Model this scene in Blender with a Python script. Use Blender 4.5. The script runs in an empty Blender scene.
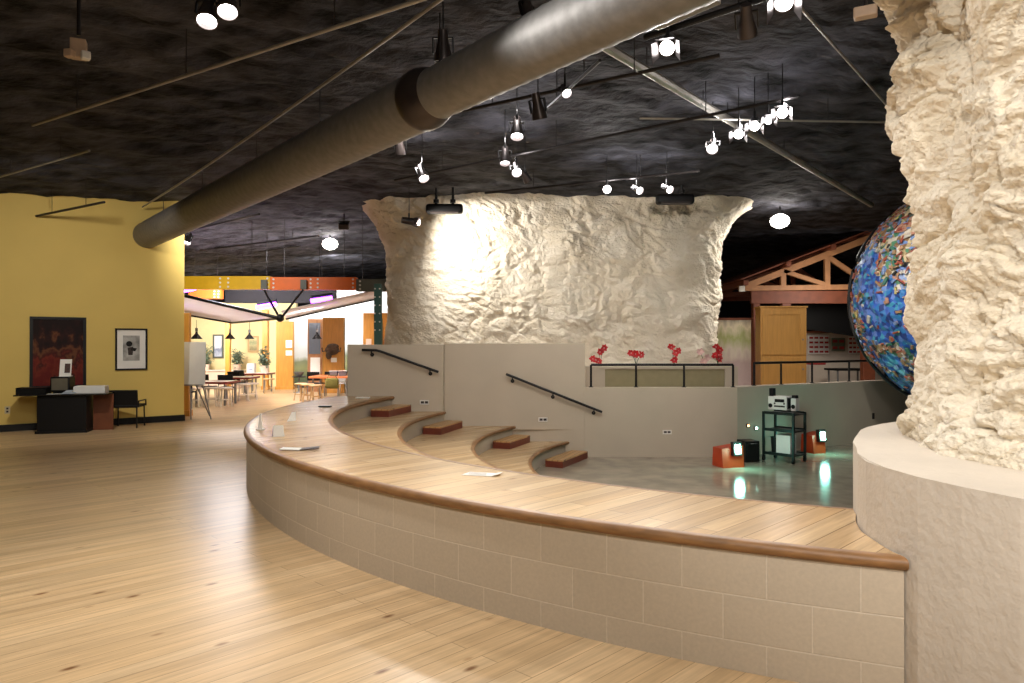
import bpy, bmesh, math, random
from math import sin, cos, pi, radians as R, sqrt, asin, atan2
from mathutils import Vector, Matrix, noise
random.seed(7)
S = bpy.context.scene
COL = S.collection
# ------------------------------------------------------------------ camera model
F, H, HY = 720.0, 1.43, 344.0
def P(px, py, Y): return Vector(((px-512)/F*Y, Y, H-(py-HY)/F*Y))
def G(px, py, z=0.0):
    Y = F*(H-z)/(py-HY); return Vector(((px-512)/F*Y, Y, z))
CX, CY = 4.3, 9.8                        # centre of the amphitheatre
# yellow wall line
WA, WB = Vector((-8.31, 11.69, 0)), Vector((-6.11, 13.42, 0))
WD = (WB-WA).normalized(); WN = Vector((WD.y, -WD.x, 0))     # faces the camera
def W(px, py, off=0.0):
    k = (px-512)/F; o = WA+WN*off       # (o + t WD): x = k y
    t = (k*o.y-o.x)/(WD.x-k*WD.y); p = o+WD*t
    return Vector((p.x, p.y, H-(py-HY)/F*p.y))
# ------------------------------------------------------------------ materials
def lin(c):
    c = c/255.0
    return c/12.92 if c <= .04045 else ((c+.055)/1.055)**2.4
def rgb(r, g, b): return (lin(r), lin(g), lin(b), 1)
def mat(name, col, rough=.6, metal=0, spec=.5, var=0, vscale=8, bump=0, bscale=30, emit=None, estr=0, stretch=(1, 1, 1), col2=None):
    m = bpy.data.materials.new(name); m.use_nodes = True
    nt = m.node_tree; N = nt.nodes; L = nt.links; b = N['Principled BSDF']
    b.inputs['Base Color'].default_value = col
    b.inputs['Roughness'].default_value = rough; b.inputs['Metallic'].default_value = metal
    b.inputs['Specular IOR Level'].default_value = spec
    tc = N.new('ShaderNodeTexCoord'); mp = N.new('ShaderNodeMapping'); mp.inputs['Scale'].default_value = stretch
    L.new(tc.outputs['Object'], mp.inputs['Vector'])
    if var or col2:
        n = N.new('ShaderNodeTexNoise'); n.inputs['Scale'].default_value = vscale; n.inputs['Detail'].default_value = 6
        L.new(mp.outputs['Vector'], n.inputs['Vector'])
        mx = N.new('ShaderNodeMix'); mx.data_type = 'RGBA'
        cr = N.new('ShaderNodeMapRange'); cr.inputs[1].default_value = .35; cr.inputs[2].default_value = .65
        L.new(n.outputs['Fac'], cr.inputs[0]); L.new(cr.outputs[0], mx.inputs[0])
        mx.inputs[6].default_value = col
        mx.inputs[7].default_value = col2 if col2 else tuple(c*(1-var) for c in col[:3])+(1,)
        L.new(mx.outputs[2], b.inputs['Base Color'])
    if bump:
        n2 = N.new('ShaderNodeTexNoise'); n2.inputs['Scale'].default_value = bscale; n2.inputs['Detail'].default_value = 8
        L.new(mp.outputs['Vector'], n2.inputs['Vector'])
        bp = N.new('ShaderNodeBump'); bp.inputs['Strength'].default_value = bump; bp.inputs['Distance'].default_value = .02
        L.new(n2.outputs['Fac'], bp.inputs['Height']); L.new(bp.outputs[0], b.inputs['Normal'])
    if emit:
        b.inputs['Emission Color'].default_value = emit; b.inputs['Emission Strength'].default_value = estr
    return m
def planks(name, c1, c2, ang, width=.12, length=2.6, rough=.3, knots=True, seam=.0035, dark=.35):
    m = bpy.data.materials.new(name); m.use_nodes = True
    nt = m.node_tree; N = nt.nodes; L = nt.links; b = N['Principled BSDF']
    tc = N.new('ShaderNodeTexCoord'); mp = N.new('ShaderNodeMapping'); mp.inputs['Rotation'].default_value = (0, 0, ang)
    L.new(tc.outputs['Object'], mp.inputs['Vector'])
    br = N.new('ShaderNodeTexBrick'); br.offset = .37; br.offset_frequency = 2
    for k, v in (('Scale', 1), ('Mortar Size', seam), ('Mortar Smooth', .3), ('Brick Width', length), ('Row Height', width), ('Bias', 0)):
        br.inputs[k].default_value = v
    br.inputs['Color1'].default_value = c1; br.inputs['Color2'].default_value = c2
    br.inputs['Mortar'].default_value = tuple(x*dark for x in c2[:3])+(1,)
    L.new(mp.outputs['Vector'], br.inputs['Vector'])
    ms = N.new('ShaderNodeMapping'); ms.inputs['Scale'].default_value = (.8, 16, 1)
    L.new(mp.outputs['Vector'], ms.inputs['Vector'])
    gr = N.new('ShaderNodeTexNoise'); gr.inputs['Scale'].default_value = 2.2; gr.inputs['Detail'].default_value = 8; gr.inputs['Roughness'].default_value = .65
    L.new(ms.outputs['Vector'], gr.inputs['Vector'])
    rm = N.new('ShaderNodeMapRange'); rm.inputs[1].default_value = .3; rm.inputs[2].default_value = .72; rm.inputs[3].default_value = 1.1; rm.inputs[4].default_value = .72
    L.new(gr.outputs['Fac'], rm.inputs[0])
    mu = N.new('ShaderNodeMix'); mu.data_type = 'RGBA'; mu.blend_type = 'MULTIPLY'; mu.inputs[0].default_value = 1
    L.new(br.outputs['Color'], mu.inputs[6]); L.new(rm.outputs[0], mu.inputs[7])
    out = mu.outputs[2]
    if knots:
        mk = N.new('ShaderNodeMapping'); mk.inputs['Scale'].default_value = (1.3, 3.0, 1); L.new(mp.outputs['Vector'], mk.inputs['Vector'])
        vo = N.new('ShaderNodeTexVoronoi'); vo.inputs['Scale'].default_value = 1.8; L.new(mk.outputs['Vector'], vo.inputs['Vector'])
        kr = N.new('ShaderNodeMapRange'); kr.inputs[1].default_value = .04; kr.inputs[2].default_value = .12; kr.inputs[3].default_value = .9; kr.inputs[4].default_value = 0
        L.new(vo.outputs['Distance'], kr.inputs[0])
        m2 = N.new('ShaderNodeMix'); m2.data_type = 'RGBA'; L.new(kr.outputs[0], m2.inputs[0]); L.new(out, m2.inputs[6])
        m2.inputs[7].default_value = rgb(118, 72, 34); out = m2.outputs[2]
        # broad worn patches of the varnish
        wn = N.new('ShaderNodeTexNoise'); wn.inputs['Scale'].default_value = .5; wn.inputs['Detail'].default_value = 3; L.new(ms.outputs['Vector'], wn.inputs['Vector'])
        wr = N.new('ShaderNodeMapRange'); wr.inputs[1].default_value = .35; wr.inputs[2].default_value = .65; wr.inputs[3].default_value = .82; wr.inputs[4].default_value = 1.05
        L.new(wn.outputs['Fac'], wr.inputs[0])
        m3 = N.new('ShaderNodeMix'); m3.data_type = 'RGBA'; m3.blend_type = 'MULTIPLY'; m3.inputs[0].default_value = 1
        L.new(out, m3.inputs[6]); L.new(wr.outputs[0], m3.inputs[7]); out = m3.outputs[2]
    L.new(out, b.inputs['Base Color'])
    b.inputs['Roughness'].default_value = rough; b.inputs['Specular IOR Level'].default_value = .34
    bp = N.new('ShaderNodeBump'); bp.inputs['Strength'].default_value = .25; bp.inputs['Distance'].default_value = .004
    L.new(rm.outputs[0], bp.inputs['Height']); L.new(bp.outputs[0], b.inputs['Normal'])
    return m
def blocks(name, col, mortar, uoff, voff):
    m = bpy.data.materials.new(name); m.use_nodes = True
    nt = m.node_tree; N = nt.nodes; L = nt.links; b = N['Principled BSDF']
    uv = N.new('ShaderNodeUVMap'); mp = N.new('ShaderNodeMapping'); mp.inputs['Location'].default_value = (uoff, voff, 0)
    L.new(uv.outputs[0], mp.inputs['Vector'])
    br = N.new('ShaderNodeTexBrick'); br.offset = .5
    for k, v in (('Scale', 1), ('Mortar Size', .004), ('Mortar Smooth', .4), ('Brick Width', .365), ('Row Height', .2)): br.inputs[k].default_value = v
    br.inputs['Color1'].default_value = col; br.inputs['Color2'].default_value = tuple(c*.95 for c in col[:3])+(1,); br.inputs['Mortar'].default_value = mortar
    L.new(mp.outputs['Vector'], br.inputs['Vector'])
    tc = N.new('ShaderNodeTexCoord'); n = N.new('ShaderNodeTexNoise'); n.inputs['Scale'].default_value = 60; n.inputs['Detail'].default_value = 6
    L.new(tc.outputs['Object'], n.inputs['Vector'])
    mx = N.new('ShaderNodeMix'); mx.data_type = 'RGBA'; mx.blend_type = 'MULTIPLY'; mx.inputs[0].default_value = 1
    rm = N.new('ShaderNodeMapRange'); rm.inputs[1].default_value = .3; rm.inputs[2].default_value = .7; rm.inputs[3].default_value = .94; rm.inputs[4].default_value = 1.04
    L.new(n.outputs['Fac'], rm.inputs[0]); L.new(br.outputs['Color'], mx.inputs[6]); L.new(rm.outputs[0], mx.inputs[7])
    L.new(mx.outputs[2], b.inputs['Base Color']); b.inputs['Roughness'].default_value = .55
    ad = N.new('ShaderNodeMath'); ad.operation = 'MULTIPLY_ADD'; ad.inputs[1].default_value = .25
    L.new(n.outputs['Fac'], ad.inputs[0]); L.new(br.outputs['Fac'], ad.inputs[2])
    bp = N.new('ShaderNodeBump'); bp.inputs['Strength'].default_value = .6; bp.inputs['Distance'].default_value = .004; bp.invert = True
    L.new(ad.outputs[0], bp.inputs['Height']); L.new(bp.outputs[0], b.inputs['Normal'])
    return m
def mosaic(name, cols, scale=6, rough=.5):
    m = bpy.data.materials.new(name); m.use_nodes = True
    nt = m.node_tree; N = nt.nodes; L = nt.links; b = N['Principled BSDF']
    tc = N.new('ShaderNodeTexCoord'); vo = N.new('ShaderNodeTexVoronoi'); vo.inputs['Scale'].default_value = scale
    L.new(tc.outputs['Object'], vo.inputs['Vector'])
    sp = N.new('ShaderNodeSeparateColor'); L.new(vo.outputs['Color'], sp.inputs[0])
    cr = N.new('ShaderNodeValToRGB'); cr.color_ramp.interpolation = 'CONSTANT'
    el = cr.color_ramp.elements; el[0].color = cols[0]; el[1].position = 1/len(cols); el[1].color = cols[1]
    for i in range(2, len(cols)): e = el.new(i/len(cols)); e.color = cols[i]
    L.new(sp.outputs[0], cr.inputs[0]); L.new(cr.outputs[0], b.inputs['Base Color']); b.inputs['Roughness'].default_value = rough
    return m
def zramp(name, stops, axis=2, nscale=3, namp=.1, rough=.6):
    """colours laid in bands over the thing's own bounding box (a printed picture)"""
    m = bpy.data.materials.new(name); m.use_nodes = True
    nt = m.node_tree; N = nt.nodes; L = nt.links; b = N['Principled BSDF']
    tc = N.new('ShaderNodeTexCoord'); sp = N.new('ShaderNodeSeparateXYZ'); L.new(tc.outputs['Generated'], sp.inputs[0])
    n = N.new('ShaderNodeTexNoise'); n.inputs['Scale'].default_value = nscale; n.inputs['Detail'].default_value = 7; L.new(tc.outputs['Generated'], n.inputs['Vector'])
    s = N.new('ShaderNodeMath'); s.operation = 'SUBTRACT'; s.inputs[1].default_value = .5; L.new(n.outputs['Fac'], s.inputs[0])
    a = N.new('ShaderNodeMath'); a.operation = 'MULTIPLY_ADD'; a.inputs[1].default_value = namp
    L.new(s.outputs[0], a.inputs[0]); L.new(sp.outputs[axis], a.inputs[2])
    cr = N.new('ShaderNodeValToRGB'); el = cr.color_ramp.elements
    el[0].position, el[0].color = stops[0]; el[1].position, el[1].color = stops[-1]
    for p, c in stops[1:-1]: e = el.new(p); e.color = c
    L.new(a.outputs[0], cr.inputs[0]); L.new(cr.outputs[0], b.inputs['Base Color']); b.inputs['Roughness'].default_value = rough
    return m

PL = atan2(.715, .70)
M = {}
M['floor'] = planks('pine_floor', rgb(222, 191, 149), rgb(206, 173, 130), -PL, .105, 3.6, .34, dark=.6, seam=.0025)
M['deck'] = planks('pine_deck', rgb(222, 190, 146), rgb(200, 164, 118), -PL, .125, 3.0, .26, dark=.5, seam=.003)
M['nosing'] = mat('nosing_wood', rgb(152, 110, 68), .5, var=.35, vscale=9, stretch=(1, 1, 4))
M['concrete_floor'] = mat('stage_concrete', rgb(172, 160, 140), .13, var=.3, vscale=3, bump=.03, bscale=6)
M['paint'] = mat('stage_wall_paint', rgb(192, 178, 158), .6, var=.06, vscale=2, bump=.12, bscale=90)
M['plinth'] = mat('plinth_concrete', rgb(216, 205, 190), .7, var=.08, vscale=3, bump=.35, bscale=25)
M['yellow'] = mat('yellow_paint', rgb(222, 192, 104), .7, var=.05, vscale=1.5, bump=.06, bscale=60)
M['black'] = mat('black_paint', rgb(14, 13, 13), .5, spec=.3, var=.2)
M['blackmetal'] = mat('black_metal', rgb(20, 19, 20), .4, .3, var=.2)
M['steel'] = mat('galvanised_steel', rgb(136, 134, 132), .6, .4, var=.18, vscale=14, bump=.06, bscale=30)
M['pipe'] = mat('pipe_steel', rgb(176, 170, 160), .45, .6, var=.2)
M['darkpipe'] = mat('dark_pipe', rgb(40, 36, 36), .5, .4, var=.2)
M['white'] = mat('white_paint', rgb(232, 228, 220), .6, var=.05)
M['paper'] = mat('paper', rgb(240, 236, 228), .8, var=.05)
M['lamp'] = mat('lit_lamp', (1, 1, 1, 1), .4, emit=(1, .95, .95, 1), estr=14)
M['globe'] = mat('lit_globe', (1, 1, 1, 1), .4, emit=(1, .93, .85, 1), estr=22)
M['reflector'] = mat('lamp_housing', rgb(70, 62, 60), .35, .6, var=.2)
M['redstep'] = mat('red_step_face', rgb(120, 52, 34), .5, var=.25, vscale=7)
M['steptop'] = planks('step_top', rgb(206, 164, 112), rgb(186, 142, 92), -1.2, .09, 2, .35, False)
M['oak'] = mat('golden_oak', rgb(206, 146, 62), .45, var=.22, vscale=5, stretch=(6, 6, .5))
M['oak2'] = mat('tan_cabinet_wood', rgb(186, 138, 70), .5, var=.15, vscale=5, stretch=(6, 6, .5))
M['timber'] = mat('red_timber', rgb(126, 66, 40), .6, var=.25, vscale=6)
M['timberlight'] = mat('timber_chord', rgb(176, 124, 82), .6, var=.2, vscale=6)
M['rockdark'] = None
def rockmat(name, c1, c2, bs=18, strg=.5):
    m = mat(name, c1, .85, spec=.25, col2=c2, vscale=2.3, bump=strg, bscale=bs)
    return m
M['rock'] = rockmat('limestone_cream', rgb(240, 229, 209), rgb(229, 215, 190), 24, 1.0)
for n_ in M['rock'].node_tree.nodes:
    if n_.type == 'BUMP': n_.inputs['Distance'].default_value = .035
    if n_.type == 'MAPPING': n_.inputs['Scale'].default_value = (1, 1, 1.5)
M['ceil'] = rockmat('black_painted_rock', rgb(70, 70, 78), rgb(11, 10, 12), 4, 1.0)
for n_ in M['ceil'].node_tree.nodes:
    if n_.type == 'BUMP': n_.inputs['Distance'].default_value = .10
    if n_.type == 'MAPPING': n_.inputs['Rotation'].default_value = (0, 0, -PL); n_.inputs['Scale'].default_value = (1, 1.5, 1)
# ------------------------------------------------------------------ mesh helpers
class MB:
    def __init__(s): s.bm = bmesh.new(); s.mi = 0
    def _set(s, n0):
        s.bm.faces.ensure_lookup_table()
        for f in list(s.bm.faces)[n0:]: f.material_index = s.mi
    def box(s, c, size, rot=None, bev=0.0, seg=2):
        n0 = len(s.bm.faces)
        r = bmesh.ops.create_cube(s.bm, size=1); vs = r['verts']
        mt = Matrix.Translation(Vector(c)) @ (rot.to_4x4() if rot else Matrix()) @ Matrix.Diagonal((size[0], size[1], size[2], 1))
        bmesh.ops.transform(s.bm, matrix=mt, verts=vs)
        if bev:
            es = list({e for v in vs for e in v.link_edges})
            bmesh.ops.bevel(s.bm, geom=es, offset=bev, segments=seg, affect='EDGES', profile=.5)
        s._set(n0); return s
    def cyl(s, p0, p1, r0, r1=None, n=12, caps=True):
        n0 = len(s.bm.faces); r1 = r0 if r1 is None else r1
        p0, p1 = Vector(p0), Vector(p1); d = p1-p0
        q = d.to_track_quat('Z', 'Y').to_matrix()
        a = [s.bm.verts.new(p0+q @ Vector((cos(2*pi*i/n)*r0, sin(2*pi*i/n)*r0, 0))) for i in range(n)]
        b = [s.bm.verts.new(p1+q @ Vector((cos(2*pi*i/n)*r1, sin(2*pi*i/n)*r1, 0))) for i in range(n)]
        for i in range(n): s.bm.faces.new((a[i], a[(i+1) % n], b[(i+1) % n], b[i]))
        if caps: s.bm.faces.new(a[::-1]); s.bm.faces.new(b)
        s._set(n0); return s
    def tube(s, pts, r, n=8):
        n0 = len(s.bm.faces); pts = [Vector(p) for p in pts]; rings = []
        for i, p in enumerate(pts):
            d = (pts[min(i+1, len(pts)-1)]-pts[max(i-1, 0)]).normalized()
            up = Vector((0, 0, 1)) if abs(d.z) < .95 else Vector((1, 0, 0))
            u = d.cross(up).normalized(); v = u.cross(d)
            rings.append([s.bm.verts.new(p+(u*cos(2*pi*k/n)+v*sin(2*pi*k/n))*r) for k in range(n)])
        for a, b in zip(rings, rings[1:]):
            for k in range(n): s.bm.faces.new((a[k], a[(k+1) % n], b[(k+1) % n], b[k]))
        s.bm.faces.new(rings[0][::-1]); s.bm.faces.new(rings[-1]); s._set(n0); return s
    def lathe(s, prof, loc=(0, 0, 0), n=24, mtx=None):
        n0 = len(s.bm.faces); rings = []; loc = Vector(loc)
        def tr(v): return (mtx @ v if mtx else v)+loc
        for r, z in prof:
            if r < 1e-5: rings.append([s.bm.verts.new(tr(Vector((0, 0, z))))])
            else: rings.append([s.bm.verts.new(tr(Vector((r*cos(2*pi*k/n), r*sin(2*pi*k/n), z)))) for k in range(n)])
        for a, b in zip(rings, rings[1:]):
            for k in range(n):
                if len(a) == 1 and len(b) == 1: break
                if len(a) == 1: s.bm.faces.new((a[0], b[(k+1) % n], b[k]))
                elif len(b) == 1: s.bm.faces.new((a[k], a[(k+1) % n], b[0]))
                else: s.bm.faces.new((a[k], a[(k+1) % n], b[(k+1) % n], b[k]))
        s._set(n0); return s
    def prism(s, poly, z0, z1, bev=0):
        n0 = len(s.bm.faces)
        a = [s.bm.verts.new((p[0], p[1], z0)) for p in poly]; b = [s.bm.verts.new((p[0], p[1], z1)) for p in poly]
        n = len(poly)
        for i in range(n): s.bm.faces.new((a[i], a[(i+1) % n], b[(i+1) % n], b[i]))
        s.bm.faces.new(a[::-1]); t = s.bm.faces.new(b)
        if bev: bmesh.ops.bevel(s.bm, geom=list(t.edges), offset=bev, segments=3, affect='EDGES')
        s._set(n0); return s
    def hexa(s, pts):   # 8 corners: 4 bottom, 4 top in the same order
        n0 = len(s.bm.faces); v = [s.bm.verts.new(p) for p in pts]
        for q in ((3, 2, 1, 0), (4, 5, 6, 7), (0, 1, 5, 4), (1, 2, 6, 5), (2, 3, 7, 6), (3, 0, 4, 7)): s.bm.faces.new([v[i] for i in q])
        s._set(n0); return s
    def slab(s, pts, t):   # 4 points in space, given thickness
        pts = [Vector(p) for p in pts]; n = (pts[1]-pts[0]).cross(pts[3]-pts[0]).normalized()*t
        return s.hexa([p-n*.5 for p in pts]+[p+n*.5 for p in pts])
    def ball(s, c, r, seg=16, sc=(1, 1, 1)):
        n0 = len(s.bm.faces)
        bmesh.ops.create_uvsphere(s.bm, u_segments=seg, v_segments=max(6, seg//2), radius=1, matrix=Matrix.Translation(Vector(c)) @ Matrix.Diagonal((r*sc[0], r*sc[1], r*sc[2], 1)))
        s._set(n0); return s
    def build(s, name, mats, parent=None, smooth=False, loc=None, fix=True):
        if fix: bmesh.ops.recalc_face_normals(s.bm, faces=s.bm.faces)
        me = bpy.data.meshes.new(name); s.bm.to_mesh(me); s.bm.free()
        for m in (mats if isinstance(mats, (list, tuple)) else [mats]): me.materials.append(m)
        if smooth:
            for p in me.polygons: p.use_smooth = True
            try: me.set_sharp_from_angle(angle=R(40))
            except Exception: pass
        o = bpy.data.objects.new(name, me); COL.objects.link(o)
        if parent: o.parent = parent
        if loc is not None: o.location = loc
        return o
def tag(o, label=None, cat=None, group=None, kind=None):
    if label: o['label'] = label
    if cat: o['category'] = cat
    if group: o['group'] = group
    if kind: o['kind'] = kind
    return o
def T(name, label, cat, loc=(0, 0, 0), rz=0, group=None):
    o = bpy.data.objects.new(name, None); COL.objects.link(o); o.location = loc; o.rotation_euler = (0, 0, rz); o.empty_display_size = .1
    return tag(o, label, cat, group)
def ST(o, label=None): return tag(o, label, None, None, 'structure')
def copy_tree(o, parent=None):
    c = o.copy(); COL.objects.link(c); c.parent = parent
    for ch in list(o.children): copy_tree(ch, c)
    return c
def rotz(a): return Matrix.Rotation(a, 3, 'Z')
# arcs round the amphitheatre centre
A0 = R(264)
def aend(r, yw): return pi-asin((yw-CY)/r)
_AS = {}
def astart(r):
    if r not in _AS: _AS[r] = _astart(r)
    return _AS[r]
def _astart(r):
    a = R(285)
    if r < 4.5: return a
    a = R(215)
    while a < R(285):
        v_ = Vector((CX+r*cos(a)-PC.x, CY+r*sin(a)-PC.y))
        if v_.length < kr(math.degrees(atan2(v_.y, v_.x)) % 360)+.004: break
        a += .0004
    return a
PC = Vector((3.5, 3.3, 0))
KR = [(0, 1.85), (60, 1.85), (90, 1.82), (118, 1.79), (142, 1.75), (157, 1.745), (170, 1.80), (180, 1.90), (191, 1.965), (206, 1.99), (230, 1.98), (270, 1.9), (360, 1.85)]
def kr(d):
    for (a, x), (b, y) in zip(KR, KR[1:]):
        if a <= d <= b: return x+(y-x)*(d-a)/(b-a)
def arc(prof, yw, n=90, closed=True, uvr=None):
    """sweep a (r,z) profile from A0 to the wall plane y=yw"""
    bm = bmesh.new(); uvl = bm.loops.layers.uv.new('UVMap'); rows = []
    for i in range(n+1):
        t = i/n; row = []
        for r, z in prof:
            a0 = astart(r); a = a0+(aend(r, yw-.003)-a0)*t
            row.append((bm.verts.new((CX+r*cos(a), CY+r*sin(a), z)), a))
        rows.append(row)
    k = len(prof)
    for a, b in zip(rows, rows[1:]):
        for j in range(k if closed else k-1):
            q = (a[j], a[(j+1) % k], b[(j+1) % k], b[j])
            f = bm.faces.new([v for v, _ in q])
            for lp, (v, an) in zip(f.loops, q): lp[uvl].uv = ((A0-an)*(uvr or 1), v.co.z)
    if closed:
        bm.faces.new([v for v, _ in rows[0]][::-1]); bm.faces.new([v for v, _ in rows[-1]])
    m = MB(); m.bm.free(); m.bm = bm; return m
def bull(rc, zc, hh, w, sgn=1):   # rounded nosing profile
    p = [(rc, zc-hh)]
    for i in range(9):
        a = -pi/2+pi*i/8; p.append((rc+sgn*(w-hh+hh*cos(a)), zc+hh*sin(a)))
    p.append((rc, zc+hh)); return p
# ------------------------------------------------------------------ setting: floors and walls
YL, YR = 11.80, 12.05
ZS = -.46
KX = 3.77                                    # where the stage wall bends
E1, E2 = Vector((KX, YR, 0)), Vector((7.75, 14.45, 0))
ring = []
for i in range(61):
    a = A0+(aend(7.3, YL)-A0)*i/60; ring.append((CX+7.3*cos(a), CY+7.3*sin(a)))
poly = [(-16, -7), (5.0, -7), (5.0, 2.6)]+ring+[(-2.72, YL+.1), (KX, YR+.1), (E2.x, E2.y+.1), (14, 18.2), (14, 33), (-16, 33)]
m = MB(); vs = [m.bm.verts.new((x, y, 0)) for x, y in poly]; f = m.bm.faces.new(vs)
if f.normal.z < 0: f.normal_flip()
bmesh.ops.triangulate(m.bm, faces=[f]); fl = m.build('floor', M['floor'], fix=False); ST(fl, 'varnished knotty pine plank floor of the hall')
for p in fl.data.polygons:
    if p.normal.z < 0: p.flip()
m = MB(); m.box((5, 8.2, ZS-.05), (18, 13.5, .1)); ST(m.build('floor_stage', M['concrete_floor']), 'polished grey concrete floor of the sunken stage')
# yellow wall
m = MB(); a = WA-WD*6.5; b = WB
m.prism([(a.x, a.y), (b.x, b.y), (b.x-WN.x*.22, b.y-WN.y*.22), (a.x-WN.x*.22, a.y-WN.y*.22)], -.02, 4.5)
ST(m.build('wall_left', M['yellow']), 'plain yellow painted wall on the far side of the wooden floor')
m = MB(); b2 = b+WD*.012; a1 = a+WN*.018; b1 = b2+WN*.018
m.prism([(a.x+WN.x*.002, a.y+WN.y*.002), (b2.x+WN.x*.002, b2.y+WN.y*.002), (b1.x, b1.y), (a1.x, a1.y)], 0, .115)
ST(m.build('baseboard_left', M['black']), 'black baseboard along the yellow wall')
# enclosing walls
m = MB(); m.box((-16.1, 8, 2), (.2, 42, 5)); ST(m.build('wall_west', M['yellow']))
M['darkwall'] = mat('dark_wall', rgb(30, 28, 32), .8, var=.2)
m = MB(); m.box((-1, -7.1, 2), (30, .2, 5)); ST(m.build('wall_rear', M['yellow']))
m = MB(); m.box((14.1, 13, 2), (.2, 42, 5)); ST(m.build('wall_east', M['darkwall']))
m = MB(); m.box((-1, 33.1, 2), (30, .2, 5)); ST(m.build('wall_far', M['darkwall']))
# stage walls (retaining walls with the stepped top)
m = MB(); m.box(((-2.70-1.13)/2, YL+.14, (ZS+1.42)/2-.05), (1.57, .28, 1.42-ZS+.1), bev=.008)
ST(m.build('wall_stage_left', M['paint']), 'grey painted wall panel beside the upper seating tiers, short handrail on it')
xr = (585-512)/F*YR
m = MB(); m.box(((-1.13+xr)/2, YR+.12, (ZS+1.44)/2-.05), (xr+1.13, .24, 1.44-ZS+.1), bev=.008)
ST(m.build('wall_stage_middle', M['paint']), 'tall grey painted wall beside the lower seating tiers, long handrail on it')
zl = .70
m = MB(); d2 = (E2-E1).normalized(); n2 = Vector((-d2.y, d2.x, 0))
q = (n2+Vector((0, 1, 0))); q = q*(.24/q.y)
m.prism([(xr, YR), (KX, YR), (KX+q.x, YR+.24), (xr, YR+.24)], ZS-.05, zl, bev=.008)
ST(m.build('wall_stage_back', M['paint']), 'low grey stage wall below the railing and the red flowers')
e3 = E2+d2*4.5
m = MB(); m.prism([(E1.x, E1.y), (e3.x, e3.y), (e3.x+n2.x*.24, e3.y+n2.y*.24), (E1.x+q.x, E1.y+q.y)], ZS-.05, zl+.01, bev=.008)
ST(m.build('wall_stage_right', M['paint']), 'grey stage wall angling back behind the utility cart')
# ------------------------------------------------------------------ ceiling
def zc(x, y): return 4.24-.07*max(0, min(9, -x-3.4))
def ceiling():
    bm = bmesh.new(); x0, x1, y0, y1, st = -16, 14, -7, 33, .105
    nx, ny = int((x1-x0)/st), int((y1-y0)/st); rows = []
    for j in range(ny+1):
        y = y0+(y1-y0)*j/ny; row = []
        for i in range(nx+1):
            x = x0+(x1-x0)*i/nx
            u, v = x*.70+y*.715, -x*.715+y*.70
            p = Vector((u*.45, v*.8, 3))
            h = noise.noise(Vector((u*.28, v*.35, 1)))*.07+(1-abs(noise.noise(p*1.6)))*.06-.05
            h += noise.fractal(Vector((u*1.5, v*2.4, 0)), .6, 2.2, 5)*.05
            row.append(bm.verts.new((x, y, zc(x, y)+h)))
        rows.append(row)
    for a, b in zip(rows, rows[1:]):
        for i in range(nx): bm.faces.new((a[i], b[i], b[i+1], a[i+1]))
    m = MB(); m.bm.free(); m.bm = bm; o = m.build('ceiling', M['ceil'], smooth=False, fix=False)
    for p in o.data.polygons: p.use_smooth = True
    return ST(o, 'rough mined rock ceiling painted black')
ceiling()
# ------------------------------------------------------------------ rock pillars
RM = [Matrix.Rotation(.9, 3, Vector((1, .4, .2)).normalized()), Matrix.Rotation(1.7, 3, Vector((.2, 1, .5)).normalized()), Matrix.Rotation(.5, 3, Vector((.3, .2, 1)).normalized())]
def cell(p, sc, k, seed, met):
    d = noise.voronoi(RM[k] @ p*sc+Vector((seed, seed*1.7, -seed)), distance_metric=met)[0]
    return d[0], d[1]-d[0]
def rock_disp(p, s=1.0, big=1.0):
    w = Vector((noise.noise(p*1.4), noise.noise(p*1.4+Vector((9, 0, 0))), noise.noise(p*1.4+Vector((0, 9, 0)))))*.30
    w2 = Vector((noise.noise(p*6), noise.noise(p*6+Vector((9, 0, 0))), noise.noise(p*6+Vector((0, 9, 0)))))*.045
    q = Vector((p.x, p.y, p.z*1.1+.25*p.x))+w*.6+w2
    m1 = min(1, max(0, .5+1.3*noise.noise(p*1.1+Vector((4, 2, 7))))); m2 = min(1, max(0, .5+1.5*noise.noise(p*2.1+Vector((1, 8, 3)))))
    a, _ = cell(q, .95/s, 0, 3.1, 'MANHATTAN')
    b, _ = cell(q, 2.1/s, 1, 8.3, 'CHEBYCHEV')
    c, _ = cell(q, 4.6/s, 2, 1.3, 'MANHATTAN')
    c2, _ = cell(q, 11/s, 0, 5.3, 'CHEBYCHEV')
    h = -.16*(a-.75)*big+.15*(b-.35)*big*(.35+m1)-.062*(c-.6)*m2+.042*(c2-.35)*(.4+m2)
    k = Vector((q.x*1.5, q.y*1.5, q.z*4.2))/s
    v = abs(noise.noise(k*.9)); v2 = abs(noise.noise(k*2.3+Vector((5, 5, 5))))
    h += -.045*max(0, 1-v*10)*(.4+m1)-.018*max(0, 1-v2*8)
    return h*s+noise.fractal(k*1.3, .75, 2.1, 6)*.020*s+noise.fractal(Vector((k.x, k.y, k.z*.6))*4.5, .6, 2.2, 4)*.013+noise.noise(p*.8)*.09*big
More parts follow.
